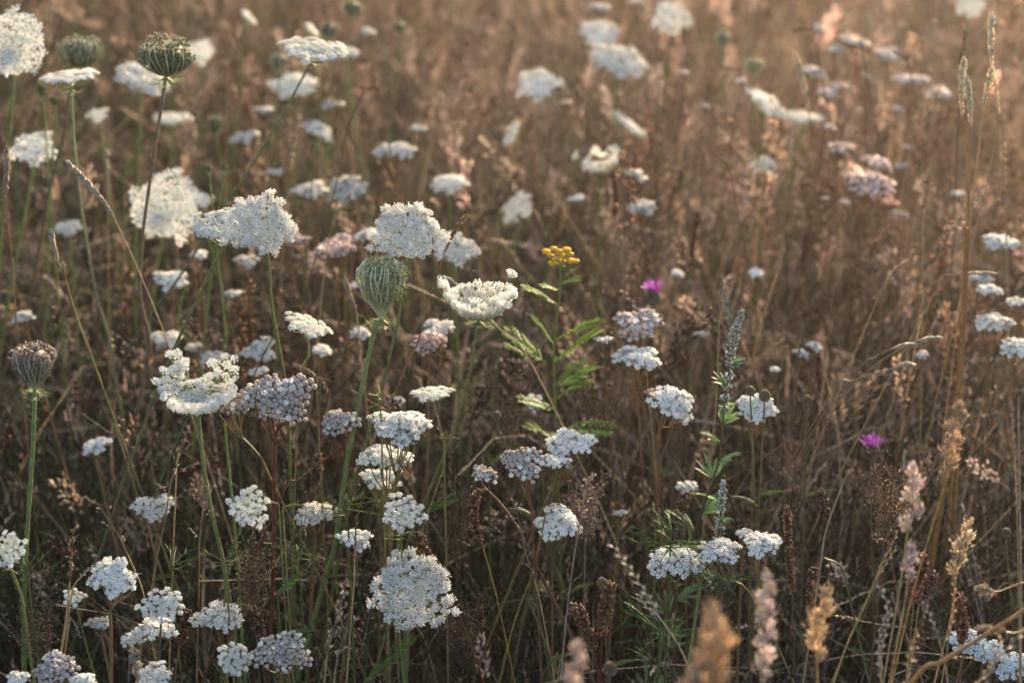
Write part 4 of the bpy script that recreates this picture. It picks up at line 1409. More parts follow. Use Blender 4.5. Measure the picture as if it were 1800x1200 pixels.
yarrow(290, 600, 50, 2.45, 'blurred white yarrow head above the crown umbel at its left', tc=6, nc=4, nb=8, tint=(0.918, 0.891, 0.873))
yarrow(455, 620, 54, 2.4, 'soft grey white yarrow head above the big pink one', tc=20, nc=5, nb=8, tint=(0.782, 0.759, 0.744))
yarrow(452, 656, 28, 2.35, 'tiny pale yarrow head just over the big pink one', tc=6, nc=3, nb=7, tint=(0.833, 0.809, 0.792))
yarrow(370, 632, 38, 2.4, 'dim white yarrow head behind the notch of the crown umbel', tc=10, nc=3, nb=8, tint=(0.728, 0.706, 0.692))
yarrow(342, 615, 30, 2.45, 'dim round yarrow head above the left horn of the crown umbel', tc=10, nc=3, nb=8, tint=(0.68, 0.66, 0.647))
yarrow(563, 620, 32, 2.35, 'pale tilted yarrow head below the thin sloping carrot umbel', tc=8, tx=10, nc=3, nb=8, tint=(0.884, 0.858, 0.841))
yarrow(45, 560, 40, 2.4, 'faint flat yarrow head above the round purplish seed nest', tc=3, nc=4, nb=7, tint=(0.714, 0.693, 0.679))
yarrow(413, 520, 24, 2.5, 'tiny white yarrow between the two green carrot stems', tc=5, nc=3, nb=7, tint=(0.867, 0.842, 0.825))
yarrow(350, 452, 28, 2.5, 'small white yarrow under the flat carrot umbel', tc=8, nc=3, nb=7)
yarrow(435, 463, 36, 2.5, 'lavender yarrow just below the curly umbel', tc=8, nc=4, nb=7, tint=(0.819, 0.795, 0.779))
yarrow(545, 342, 60, 2.8, 'row of small lilac flower caps right of the lacy white umbel', tc=4, nc=5, nb=7, tint=(0.809, 0.785, 0.77))
yarrow(487, 306, 28, 2.8, 'small lilac flower cap left of the thin upright brown spike', tc=4, nc=3, nb=7, tint=(0.809, 0.785, 0.77))
yarrow(432, 246, 42, 2.85, 'dim lilac flower head near the slanting stem', tc=10, nc=4, nb=7, tint=(0.721, 0.7, 0.685))
yarrow(466, 198, 24, 2.9, 'tiny lilac cap beside the slanting stem under the leaning umbel', tc=4, nc=2, nb=7, tint=(0.853, 0.828, 0.812))
yarrow(583, 188, 36, 2.95, 'brownish flat head right of the slanting stem', tc=2, nc=4, nb=7, openf=False)
yarrow(735, 232, 22, 2.9, 'tiny lilac cap in the grass above the lilac yarrow', tc=4, nc=2, nb=6, tint=(0.789, 0.766, 0.75))
yarrow(648, 60, 24, 3.1, 'tiny lilac cap near the top edge beside a green nest', tc=4, nc=2, nb=6, tint=(0.799, 0.775, 0.76))
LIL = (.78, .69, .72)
for (px, py, w, txt) in [(1500, 82, 52, 'hazy lilac flower head behind a brown seed sprig at upper right'), (1560, 102, 54, 'hazy lilac flower head right of the brown seed sprig'),
                         (1600, 148, 66, 'long flat lilac head right of the golden haze'), (1470, 92, 30, 'small hazy head left of the brown seed sprig'),
                         (1440, 52, 26, 'small lilac cap at the end of a brown sprig near the top right'), (1453, 168, 44, 'pale lilac head just above the steeply sloping pair'),
                         (1430, 132, 50, 'lilac flat head behind the golden grass spike'), (1475, 158, 28, 'little lilac cap right of the golden grass spike'),
                         (1456, 228, 26, 'round lilac cap below the flat lilac white umbel'), (1522, 135, 16, 'smallest lilac cap left of the long flat head'),
                         (1577, 196, 22, 'dim round lilac cap under the long flat head'), (1595, 262, 18, 'tiny lilac cap above the drooping head'),
                         (1586, 296, 24, 'tiny bright lilac cap right of the drooping head'), (1447, 350, 16, 'tiny lilac cap at the lower left of the drooping head'),
                         (1482, 360, 24, 'tiny lilac cap directly below the drooping head'), (1580, 383, 38, 'soft pale flat head below right of the drooping one'),
                         (1302, 147, 24, 'bright tiny lilac cap left of the golden grass spike'), (1200, 132, 16, 'tiny lilac cap below the pale round umbel at the top'),
                         (1650, 172, 60, 'long dull flat head beside the twin golden spikes'), (1680, 345, 26, 'dim lilac cap near the brown twin spikes at right'),
                         (995, 185, 18, 'tiny lilac cap right below the knobbly white umbel'), (1240, 188, 14, 'faint lilac speck left of the steeply sloping umbel'),
                         (1118, 8, 22, 'tiny cream cap at the top edge above the round umbel'), (1055, 20, 30, 'small cream flat head touching the top edge'),
                         (1622, 628, 20, 'tiny white tuft right of the pale drooping grass spikes'), (1433, 614, 22, 'round white tuft right of the mugwort spike'),
                         (1410, 626, 22, 'lower left neighbour of the round white tuft beside the mugwort'), (1360, 652, 16, 'faint white tuft above the white yarrow with brown buds'),
                         (620, 505, 16, 'tiny white tuft left of the green seed nest'), (632, 592, 36, 'white tuft at the left foot of the seed nest'),
                         (695, 707, 20, 'faint pinkish tuft above the wide white yarrow'), (1205, 858, 30, 'greyish flat tuft left of the upper mugwort leaves'),
                         (1090, 905, 18, 'faint white tuft right of the flat sloping yarrow'), (165, 790, 44, 'dim greyish green yarrow leaf tuft in the dark left')]:
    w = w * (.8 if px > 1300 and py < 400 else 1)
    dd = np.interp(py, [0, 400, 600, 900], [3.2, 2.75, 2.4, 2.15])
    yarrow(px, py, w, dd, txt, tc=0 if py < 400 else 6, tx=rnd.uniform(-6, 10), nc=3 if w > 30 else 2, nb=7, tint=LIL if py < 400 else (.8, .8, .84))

# --- knapweed
knapweed(1147, 512, 38, 2.35, 'upper magenta knapweed flower above the pinkish yarrow', 'pink', stem=[(1146, 560), (1148, 640)], group='magenta knapweed flowers')
knapweed(1530, 783, 40, 2.2, 'lower right magenta knapweed flower among dull stalks', 'pink', stem=[(1530, 830)], group='magenta knapweed flowers')
for (px, py, w, D, txt, st) in [(1319, 689, 20, 2.05, 'left brown thistle bud standing on the white yarrow', [(1320, 720)]), (1344, 698, 24, 2.05, 'right larger brown thistle bud standing on the white yarrow', [(1342, 740)]),
                            (1419, 706, 22, 2.15, 'lone brown thistle bud right of the white yarrow', [(1418, 740)]), (873, 733, 20, 2.1, 'lone brown thistle bud right of the curved umbel stem', [(878, 760), (895, 800)]),
                            (938, 1013, 16, 1.98, 'small grey bristly bud on a green stem below the flat sloping yarrow', [(942, 1050), (955, 1120)]),
                            (932, 1058, 12, 1.98, 'smaller grey bud hanging left of the green stem', [(940, 1075), (955, 1120)]),
                            (1058, 1026, 22, 1.95, 'round grey bristly bud at the tip of the paired brown spikes', [(1060, 1060)]),
                            (1072, 1178, 30, 1.88, 'papery curled dry seed head at the bottom right of the brown spikes', [(1070, 1195)]),
                            (1768, 938, 20, 2.1, 'faint little pale bud in the dark right side', [(1770, 970)])]:
    knapweed(px, py, w, D, txt, 'brown', stem=st, group='brown thistle buds')

# --- tansy
def tansy():
    D = 2.2
    r = np.random.default_rng(5)
    hub = P(985, 468, D)
    path = stem_path(hub, [(984, 520), (976, 580), (974, 650), (978, 760)])
    base = path[-1].copy()
    t = thing('tansy', base, 'yellow tansy with flat button flowers and bright green feathery leaves', 'tansy')
    part('stem', stem_geo(path - base, .0013, .0018, (.16, .19, .06)).mesh('stem', M_STALK), t)
    q = quat_z(tilt_normal(0, 10))
    for (px, py) in [(960, 441), (973, 436), (968, 449), (984, 441), (996, 438), (990, 449), (977, 455), (1001, 446), (1003, 457), (988, 459), (1012, 458), (970, 462)]:
        p = P(px, py, D + r.uniform(-.012, .012))
        s = .0050 * r.uniform(.9, 1.1)
        g = Geo()
        V, F = lens(10, ((.1, .40), (.42, .52), (.62, .36)), .66)
        dark = .75 if r.uniform() < .2 else 1
        g.add((V - (0, 0, .5)) * (s * 2.0, s * 2.0, s * 1.1), F, np.array([.62, .42, .03]) * dark)
        n = 40
        k = np.arange(n) + .5; rr = np.sqrt(k / n) * s * .85; th = k * 2.39996
        pp = np.stack([rr * np.cos(th), rr * np.sin(th), s * (.22 - .12 * (rr / s) ** 2)], 1)
        V, F = scatter(*LENS3, pp, np.repeat([[0, 0, 1.0]], n, 0), s * .14, s * .16)
        g.add(V, F, np.array([.78, .50, .03]) * dark)
        part('button_flower', g.mesh('button_flower', M_PETAL), t, p - base, q)
        g = Geo()
        g.add(*tubes(smooth_path([hub, (hub + p) / 2 + [0, 0, -.004], p - [0, 0, .004]], 3), np.full(7, .0007), 4), (.17, .2, .07))
        part('branch', g.mesh('branch', M_STALK), t, -base)
    for (px, py, ang, L, w) in [(978, 535, -42, .062, .35), (974, 640, 28, .10, .36), (975, 600, 40, .085, .36), (960, 640, -38, .078, .40), (975, 680, 50, .06, .5),
                                (930, 632, -38, .045, .4), (975, 760, 66, .09, .36), (975, 770, -40, .055, .4), (990, 490, 30, .028, .4), (980, 510, -50, .03, .4), (983, 500, 55, .035, .4), (974, 610, -20, .06, .36), (978, 700, 35, .07, .36), (976, 720, -55, .06, .36)]:
        leaf_at(t, base, (px, py), D + .06, ang, L * .85, np.array([.15, .25, .055]) * r.uniform(.85, 1.15), r, wide=w, yaw=r.uniform(-50, 30))
tansy()


# --- mugwort
def mugwort(tip, rest, D, label, hw, leafy, base_w=1.0):
    r = np.random.default_rng(int(tip[0]))
    top = P(tip[0], tip[1], D)
    path = stem_path(top, rest)
    base = path[-1].copy()
    t = thing('mugwort', base, label, 'mugwort', 'silvery mugwort spikes')
    part('stem', stem_geo(path - base, .0008, .0022, (.10, .09, .06), (.07, .04, .04)).mesh('stem', M_STALK), t)
    hp = np.array([top] + [PY(x, y, top[1]) for x, y in rest[:4]]) - base
    L = np.linalg.norm(np.diff(hp, axis=0), axis=1).sum()
    g = Geo()
    n = int(hw * 250)
    u = r.uniform(0, 1, n) ** 1.3
    # clumps get apart lower down
    u = np.where(u > .5, np.round(u * 9) / 9 + r.normal(0, .012, n), u).clip(0, 1)
    p = sample(hp, u)
    a = r.uniform(0, 6.28, n)
    rr = np.interp(u, [0, .1, .4, 1], [.001, .003, .0042, .004]) * r.uniform(.3, 1.1, n)
    o = np.stack([np.cos(a) * rr, np.sin(a) * rr, 0 * a], 1)
    V, F = scatter(*BEADT, p + o, norm(o + [0, 0, .004]), r.uniform(.0032, .0048, n), r.uniform(.0024, .0034, n))
    zt = BEADT[0][:, 2][:, None]
    c = (np.array([.20, .25, .17]) * (1 - zt) + np.array([.50, .52, .46]) * zt)[None] * r.uniform(.6, 1.2, (n, 1, 1))
    g.add(V, F, c.reshape(-1, 3))
    part('flower_spike', g.mesh('flower_spike', M_SEED), t)
    for k in range(leafy):
        u0 = .10 + .84 * k / max(1, leafy)
        p = sample(path, [u0])[0] - base
        g = Geo()
        aa = k * 2.4
        nl = 5
        LL = np.interp(u0, [.1, .4, 1], [.026, .050, .062]) * base_w
        for j in range(nl):
            sp = (j - 2) * .42
            d = norm(np.array([math.cos(aa) * .8, math.sin(aa) * .8, .75]) + sp * np.array([-math.sin(aa), math.cos(aa), .0]))
            tt = np.linspace(0, 1, 5)[None, :, None]
            ll = LL * (1 - .16 * abs(j - 2))
            pts = p + d * ll * tt + np.array([0, 0, -.25]) * ll * tt ** 2
            V, F = ribbons(pts, np.array([[.0008, .0020, .0028, .0020, .0002]]), np.array([[-math.sin(aa), math.cos(aa), .3]]))
            g.add(V, F, np.array([.15, .25, .11]) * r.uniform(.75, 1.25))
        part('leaf', g.mesh('leaf', M_LEAF), t)
    return t


mugwort((1305, 548), [(1290, 590), (1284, 625), (1280, 665), (1272, 720), (1266, 800), (1240, 880), (1212, 960), (1190, 1040), (1165, 1130)], 2.05, 'tall silvery mugwort spike with green leaves right of the tansy', 1.3, 24, 1.0)
mugwort((1271, 848), [(1268, 890), (1264, 930), (1258, 970), (1252, 1030), (1245, 1100)], 2.02, 'shorter silvery mugwort spike above the bright white yarrow', .9, 6, .7)
mugwort((1274, 515), [(1276, 545), (1278, 570), (1282, 600), (1285, 700)], 2.5, 'blurred pale mugwort tip behind the tall silvery one', .5, 2, .6)

# --- named grasses and spikes
PK = (.42, .31, .28); PK2 = (.66, .54, .50); GD = (.60, .45, .28); ST = (.58, .46, .33); DK = (.085, .038, .024); DKT = (.20, .095, .055)
SP = 'dry straw coloured grass heads'
BR = 'dark brown knobbly plantain spikes'
grass('lobed', [(1254, 1068), (1256, 1115), (1250, 1170), (1240, 1230)], [(1225, 1300)], 60, 1.30, 'big blurred tan grass head nearest the viewer at the bottom', (.58, .40, .25), tip=(.82, .62, .42), group=SP, rs=.0012)
grass('lobed', [(1222, 1172), (1215, 1240)], [(1205, 1300)], 40, 1.28, 'blurred pale grass lump left of the big tan head', (.50, .36, .27), tip=(.65, .5, .38), group=SP)
grass('lobed', [(1016, 1130), (1010, 1165), (1003, 1215)], [(1000, 1260)], 36, 1.42, 'blurred pink grass head at the bottom edge between brown spikes', PK2, tip=(.82, .70, .65), group=SP)
grass('lobed', [(1350, 1004), (1345, 1060), (1346, 1120), (1340, 1195)], [(1338, 1260)], 34, 1.55, 'tall soft pink fluffy grass head near the bottom right', PK2, tip=(.84, .74, .70), group=SP)
grass('lobed', [(1458, 1032), (1440, 1075), (1432, 1120), (1436, 1160)], [(1440, 1260)], 38, 1.66, 'tan tufted grass head leaning right near the bottom', GD, tip=(.80, .64, .44), group=SP)
grass('zigzag', [(1432, 1026), (1424, 1080), (1428, 1140), (1435, 1196)], [(1440, 1260)], 20, 1.68, 'thin brown grass spike against the tan tufted head', (.30, .19, .11), group=SP)
grass('lobed', [(1706, 914), (1692, 950), (1682, 985), (1680, 1012)], [(1672, 1080), (1650, 1170)], 32, 1.85, 'buff tufted grass head leaning right at the lower right', ST, tip=(.76, .64, .48), group=SP)
grass('zigzag', [(1672, 948), (1676, 1010), (1676, 1070), (1668, 1120)], [(1655, 1200)], 15, 1.85, 'narrow pale grass spike left of the buff tufted head', ST, group=SP)
grass('lobed', [(1605, 815), (1604, 860), (1606, 900), (1596, 930)], [(1585, 1010), (1570, 1100)], 36, 1.72, 'pale pink fluffy grass head blurred at the right', PK2, tip=(.82, .72, .66), group=SP)
grass('lobed', [(1605, 955), (1600, 985), (1596, 1015)], [(1590, 1060), (1575, 1140)], 26, 1.72, 'short lilac fluffy grass head under the pale pink one', (.60, .50, .50), tip=(.76, .66, .66), group=SP)
grass('lobed', [(1690, 706), (1680, 745), (1668, 790), (1665, 838)], [(1640, 920), (1600, 1060), (1570, 1190)], 34, 1.78, 'orange brown tufted grass head standing tall at the right', (.50, .36, .25), tip=(.68, .53, .38), group=SP, scol=(.40, .22, .09), rs=.0012)
grass('beads', [(1622, 976), (1614, 1010), (1606, 1055)], [(1600, 1120)], 26, 1.95, 'dark knobbly spike beside the lilac fluffy grass head', DK, (.3, .2, .08), tip=DKT, name='plantain_spike', cat='plantain', group=BR)
grass('beads', [(1645, 1010), (1630, 1030), (1616, 1060)], [(1608, 1110)], 22, 2.0, 'reddish dark spike bent right beside the dark knobbly one', (.12, .06, .05), (.3, .2, .08), tip=(.25, .13, .12), name='plantain_spike', cat='plantain', group=BR)
grass('beads', [(1684, 1046), (1690, 1090), (1692, 1130)], [(1688, 1200)], 24, 1.95, 'dark spike beneath the buff tufted grass head', DK, (.2, .12, .07), tip=DKT, name='plantain_spike', cat='plantain', group=BR)
grass('lobed', [(1716, 1102), (1745, 1106), (1768, 1110)], [(1800, 1118), (1850, 1150)], 18, 1.75, 'tan grass head lying on its side at the lower right', GD, tip=(.6, .5, .36), group=SP)
grass('lobed', [(1720, 1034), (1740, 1040)], [(1790, 1044), (1850, 1056)], 20, 1.85, 'short blunt cream grass head pointing left at the right edge', (.5, .4, .3), tip=(.65, .53, .40), group=SP)
grass('zigzag', [(1546, 1030), (1560, 1068), (1545, 1120), (1548, 1196)], [(1550, 1240)], 18, 1.75, 'whitish forked grass spike at the bottom right, left prong', (.58, .51, .48), tip=(.62, .58, .60), group=SP)
grass('zigzag', [(1568, 1070), (1556, 1110), (1549, 1145)], [(1549, 1230)], 16, 1.76, 'whitish forked grass spike at the bottom right, right prong', (.58, .51, .48), tip=(.62, .58, .60), group=SP)
grass('plume', [(1611, 1110), (1603, 1150), (1592, 1215)], [(1590, 1260)], 24, 1.72, 'buff pointed grass panicle at the bottom edge right of the forked spike', ST, tip=(.5, .4, .3), group=SP)
grass('zigzag', [(1625, 1058), (1638, 1090), (1650, 1120)], [(1662, 1170), (1668, 1230)], 15, 1.74, 'small pale grass spike leaning left near the lower right dark spikes', (.42, .38, .36), tip=(.6, .55, .52), group=SP)
grass('zigzag', [(1798, 1110), (1768, 1140), (1745, 1170), (1725, 1210)], [(1710, 1260)], 22, 1.68, 'whitish grass spike slanting up to the right corner', (.58, .51, .46), tip=(.62, .56, .52), group=SP)
grass('zigzag', [(1760, 1120), (1745, 1160), (1712, 1210)], [(1700, 1260)], 18, 1.70, 'second buff grass spike slanting beside the whitish one in the corner', ST, group=SP)
grass('zigzag', [(1778, 704), (1782, 780), (1786, 850), (1788, 900)], [(1790, 1000), (1792, 1180)], 9, 1.75, 'long thin upright whitish grass spike along the right edge', (.45, .38, .33), tip=(.62, .54, .48), group=SP, rs=.0009)
grass('zigzag', [(1578, 932), (1566, 960), (1550, 990), (1540, 1015)], [(1520, 1065), (1490, 1130), (1465, 1200)], 12, 1.80, 'fine straw grass spike on a long leaning stem at lower right', ST, tip=(.55, .45, .34), group=SP, scol=(.34, .25, .12))
grass('zigzag', [(1575, 962), (1560, 985), (1545, 1010)], [(1528, 1045), (1500, 1105), (1470, 1180)], 12, 1.81, 'second fine straw spike branching from the long leaning stem', ST, tip=(.5, .42, .33), group=SP, scol=(.34, .25, .12))
grass('zigzag', [(1078, 960), (1108, 1000), (1140, 1050), (1160, 1085)], [(1185, 1120), (1205, 1160), (1220, 1200)], 24, 1.90, 'whitish grass head arching up to the left above the big tan blurred one', (.55, .47, .41), tip=(.64, .57, .52), group=SP)
grass('zigzag', [(1122, 1044), (1138, 1068), (1160, 1086)], [(1185, 1122), (1208, 1165)], 14, 1.90, 'short side spike under the arching whitish grass head', (.55, .47, .41), tip=(.62, .55, .5), group=SP)
grass('plume', [(1040, 835), (1025, 880), (1015, 945)], [(1008, 985), (996, 1080), (985, 1200)], 46, 1.93, 'pale feathery stalk with forked branches crossing the flat sloping yarrow', (.42, .33, .30), tip=(.52, .43, .40), group=SP, scol=(.34, .27, .24), rs=.0011)
grass('loose', [(900, 875), (915, 925), (925, 975), (938, 1010)], [(950, 1060), (965, 1140)], 40, 1.95, 'thin whitish open grass panicle left of the flat sloping yarrow', (.40, .33, .29), tip=(.58, .5, .45), group=SP)
grass('beads', [(843, 860), (832, 885), (834, 920), (846, 950)], [(860, 1000), (878, 1070), (905, 1200)], 19, 1.95, 'dark brown spike hooked at the tip on a long ochre stem, lower centre', DK, (.30, .19, .07), tip=DKT, name='plantain_spike', cat='plantain', group=BR)
grass('beads', [(732, 940), (742, 960), (754, 980), (766, 1000)], [(790, 1050), (815, 1100), (850, 1200)], 21, 2.0, 'thick brown knobbly spike leaning left just above the wide feathery umbel', DK, (.18, .06, .035), tip=DKT, name='plantain_spike', cat='plantain', group=BR)
grass('beads', [(1004, 1066), (1020, 1080), (1032, 1110), (1042, 1140)], [(1052, 1190)], 24, 1.92, 'left curved brown spike of the pair rising from one root at the bottom', DK, (.10, .03, .02), tip=DKT, name='plantain_spike', cat='plantain', group=BR, rs=.0016)
grass('beads', [(1073, 1026), (1066, 1060), (1060, 1090), (1058, 1118)], [(1054, 1190)], 24, 1.92, 'right upright brown spike of the pair rising from one root at the bottom', DK, (.10, .03, .02), tip=DKT, name='plantain_spike', cat='plantain', group=BR, rs=.0016)
grass('beads', [(1382, 890), (1385, 940), (1388, 1000), (1392, 1040)], [(1395, 1120)], 16, 2.0, 'slim dark reddish spike right of the lower right yarrow row', (.10, .05, .04), (.15, .08, .05), tip=DKT, name='plantain_spike', cat='plantain', group=BR)
grass('beads', [(1440, 862), (1447, 890), (1454, 920)], [(1460, 980), (1450, 1080)], 20, 2.1, 'short dark spike in the dark right undergrowth', (.07, .035, .03), (.15, .1, .06), tip=(.14, .07, .05), name='plantain_spike', cat='plantain', group=BR)
grass('beads', [(1430, 1000), (1426, 1030), (1424, 1060)], [(1420, 1140)], 18, 2.0, 'dim dark spike behind the tan tufted grass head', (.07, .035, .03), (.15, .1, .06), tip=(.14, .07, .05), name='plantain_spike', cat='plantain', group=BR)
grass('beads', [(560, 800), (556, 820), (555, 850)], [(552, 900), (548, 1000)], 20, 2.1, 'dark brown seed spike right of the dark red yarrow stem', (.07, .035, .03), (.15, .1, .06), tip=(.16, .08, .06), name='plantain_spike', cat='plantain', group=BR)
grass('beads', [(330, 1075), (325, 1100), (316, 1130)], [(308, 1190)], 20, 2.0, 'dark spike right of the domed white umbel at lower left', (.07, .035, .03), (.15, .1, .06), tip=(.13, .065, .05), name='plantain_spike', cat='plantain', group=BR)
grass('beads', [(446, 1070), (452, 1095), (460, 1120)], [(465, 1190)], 20, 2.0, 'dark spike between the low yarrow heads at bottom left', (.07, .035, .03), (.15, .1, .06), tip=(.13, .065, .05), name='plantain_spike', cat='plantain', group=BR)
grass('beads', [(1205, 870), (1200, 895)], [(1196, 960)], 22, 2.1, 'stubby brown spike left of the lower mugwort leaves', (.10, .05, .035), (.15, .1, .06), tip=(.18, .10, .07), name='plantain_spike', cat='plantain', group=BR)
grass('plume', [(608, 1018), (600, 1060), (585, 1110), (575, 1150)], [(570, 1200)], 36, 1.8, 'pale feathery grass panicle at the bottom left of the wide feathery umbel', (.40, .33, .28), tip=(.6, .53, .48), group=SP)
grass('loose', [(625, 1090), (600, 1130), (590, 1175)], [(585, 1230)], 46, 1.82, 'open whitish grass panicle under the pale feathery one', (.40, .35, .32), tip=(.6, .55, .52), group=SP)
grass('zigzag', [(636, 870), (630, 895), (626, 925), (624, 965)], [(622, 1030), (615, 1120)], 12, 1.92, 'narrow golden brown spike in front of a white yarrow, left of the small umbel', (.34, .22, .13), tip=(.48, .33, .2), group=SP)
grass('plume', [(134, 918), (128, 950), (126, 985), (123, 1020)], [(115, 1090), (104, 1170)], 22, 1.9, 'upright brownish grass panicle above the tiny white umbel', (.32, .23, .18), tip=(.44, .34, .28), group=SP)
grass('zigzag', [(170, 990), (155, 1000), (144, 1012)], [(130, 1030), (122, 1070)], 10, 1.9, 'short whitish grass spike pointing right beside the brownish panicle', (.55, .47, .41), tip=(.6, .52, .48), group=SP)
grass('zigzag', [(140, 1118), (134, 1100), (124, 1084)], [(118, 1120)], 9, 1.9, 'short drooping whitish spikelet below the tiny white umbel', (.55, .47, .41), tip=(.6, .52, .48), group=SP)
grass('lobed', [(232, 1134), (238, 1160), (242, 1196)], [(244, 1250)], 18, 1.86, 'soft whitish grass head rising from the bottom left', (.44, .38, .35), tip=(.6, .55, .52), group=SP)
grass('loose', [(325, 775), (300, 850), (292, 905)], [(275, 985), (262, 1060), (245, 1160)], 110, 1.93, 'wide airy grass panicle with drooping branches in the left foreground', (.36, .27, .23), tip=(.50, .41, .36), group=SP, scol=(.30, .20, .14))
grass('loose', [(175, 890), (205, 935), (225, 975)], [(250, 1035), (262, 1100)], 60, 1.95, 'drooping brownish panicle left of the wide airy one', (.32, .25, .20), tip=(.45, .37, .31), group=SP)
grass('loose', [(362, 850), (355, 905), (350, 960)], [(350, 1030), (346, 1190)], 70, 1.95, 'hanging pale panicle on a straight brown stem behind the crown umbel stem', (.36, .28, .24), tip=(.48, .40, .36), group=SP, scol=(.28, .17, .10))
grass('plume', [(332, 750), (322, 775), (312, 800)], [(308, 880)], 22, 2.0, 'pinkish feathery grass tip directly below the crown umbel', (.34, .25, .22), tip=(.44, .35, .31), group=SP)
grass('spike', [(118, 284), (150, 318), (180, 352), (200, 382)], [(232, 450), (262, 520), (290, 590), (310, 650)], 13, 2.1, 'pink straw spike leaning left on a long crossing stem at the left', (.44, .34, .28), tip=(.58, .48, .42), group=SP, scol=(.32, .24, .16))
grass('spike', [(89, 406), (94, 430), (102, 462)], [(112, 480), (130, 540), (160, 620), (190, 710), (215, 790)], 12, 2.05, 'short cream spike tilted left on a greenish curved stem at the far left', (.42, .33, .27), tip=(.56, .46, .4), group=SP, scol=(.19, .17, .08))
grass('lobed', [(110, 462), (112, 476)], [(120, 510), (135, 560), (165, 640), (195, 720)], 9, 2.06, 'tiny cream bud of grass just below the short cream spike', (.44, .36, .28), group=SP, scol=(.19, .17, .08))
grass('spike', [(12, 260), (12, 300), (10, 350)], [(20, 450), (32, 600)], 12, 2.2, 'upright pinkish spike at the left edge', (.36, .26, .21), tip=(.48, .38, .32), group=SP, scol=(.28, .18, .10))
grass('spike', [(525, 205), (516, 250), (508, 310)], [(505, 360), (500, 420)], 10, 2.5, 'blurred straw spike right of the slanting stem', (.42, .31, .22), tip=(.54, .42, .32), group=SP)
grass('spike', [(617, 340), (602, 362), (588, 385)], [(575, 440), (566, 520)], 9, 2.35, 'pale slender spike leaning right behind the curly umbel', (.46, .38, .32), tip=(.6, .52, .46), group=SP)
grass('spike', [(820, 380), (805, 396), (790, 425), (783, 440)], [(770, 480), (750, 540), (735, 600), (690, 700)], 10, 2.05, 'brown hooked spike crossing the blurred umbel right of the lacy one', (.26, .15, .10), tip=(.40, .27, .18), group=SP, scol=(.24, .14, .10))
grass('spike', [(772, 487), (790, 492), (806, 503)], [(830, 530), (880, 580), (940, 650)], 10, 2.15, 'white tipped spike pointing left behind the bowl umbel', (.50, .42, .38), tip=(.66, .6, .56), group=SP)
grass('spike', [(606, 490), (614, 515), (626, 545)], [(632, 600)], 11, 2.25, 'pinkish spike immediately left of the tall seed nest', (.38, .28, .22), tip=(.5, .4, .33), group=SP)
grass('spike', [(188, 265), (188, 290), (190, 318)], [(190, 380)], 10, 2.5, 'short cream spike left of the tall purple stem', (.44, .34, .28), tip=(.58, .48, .4), group=SP)
grass('plume', [(362, 150), (345, 200), (330, 250)], [(325, 300)], 44, 2.6, 'dusty pink grass plume between the purple and slanting stems', (.33, .22, .20), tip=(.46, .34, .31), group=SP)
grass('plume', [(425, 30), (412, 70), (402, 110)], [(400, 170)], 26, 2.8, 'pink grass plume near the top left of centre', (.40, .28, .24), tip=(.52, .40, .35), group=SP)
grass('spike', [(1396, 95), (1408, 130), (1416, 165), (1422, 200)], [(1428, 250), (1434, 330), (1440, 420)], 13, 2.5, 'golden grass spike leaning left amid the lilac heads', (.66, .48, .29), tip=(.82, .66, .46), group=SP, scol=(.30, .17, .10))
grass('spike', [(1743, 26), (1742, 80), (1744, 118)], [(1735, 180), (1720, 260), (1705, 400), (1690, 600)], 14, 2.15, 'tallest golden grass spike at the top right', (.78, .62, .42), tip=(.90, .78, .58), group=SP, scol=(.36, .22, .11))
grass('spike', [(1743, 120), (1734, 160), (1728, 195)], [(1722, 260), (1705, 400)], 12, 2.16, 'golden spikelet leaning left just under the tallest spike', (.78, .62, .42), tip=(.90, .78, .58), group=SP)
grass('spike', [(1744, 122), (1752, 165), (1757, 200)], [(1740, 300), (1710, 430)], 9, 2.17, 'thin golden spikelet hanging right under the tallest spike', (.78, .62, .42), tip=(.90, .78, .58), group=SP)
grass('spike', [(1695, 105), (1690, 150), (1692, 205)], [(1700, 260), (1700, 400), (1692, 560), (1684, 700)], 14, 2.15, 'left golden twin spike below the top right corner', (.78, .62, .42), tip=(.90, .78, .58), group=SP, scol=(.36, .20, .09), rs=.0018)
grass('spike', [(1699, 135), (1704, 175), (1706, 222)], [(1704, 280), (1702, 400), (1696, 560)], 14, 2.13, 'right golden twin spike below the top right corner', (.78, .62, .42), tip=(.90, .78, .58), group=SP, scol=(.36, .20, .09), rs=.0018)
grass('lobed', [(1764, 235), (1763, 275), (1765, 338)], [(1768, 400)], 11, 2.3, 'segmented cream spike near the right edge', (.46, .35, .24), tip=(.62, .5, .38), group=SP)
grass('lobed', [(1631, 296), (1630, 330), (1622, 368)], [(1622, 430)], 13, 2.3, 'brown and cream spike left of the leaning plume at right', (.34, .24, .17), tip=(.52, .42, .32), group=SP)
grass('lobed', [(1733, 326), (1712, 350), (1692, 385), (1662, 415)], [(1640, 480), (1615, 560)], 17, 2.25, 'plume leaning strongly right below the golden twin spikes', (.44, .34, .27), tip=(.62, .52, .44), group=SP)
grass('lobed', [(1652, 158), (1630, 185), (1608, 215)], [(1600, 260)], 16, 2.6, 'blurred golden spike leaning right above the twin spikes', (.52, .38, .26), tip=(.65, .52, .38), group=SP)
grass('spike', [(1595, 460), (1575, 475), (1558, 500), (1545, 520)], [(1520, 580), (1490, 650), (1462, 720)], 11, 2.3, 'slender tan spike leaning right on a long arching stem at right', (.38, .27, .17), tip=(.5, .38, .26), group=SP)
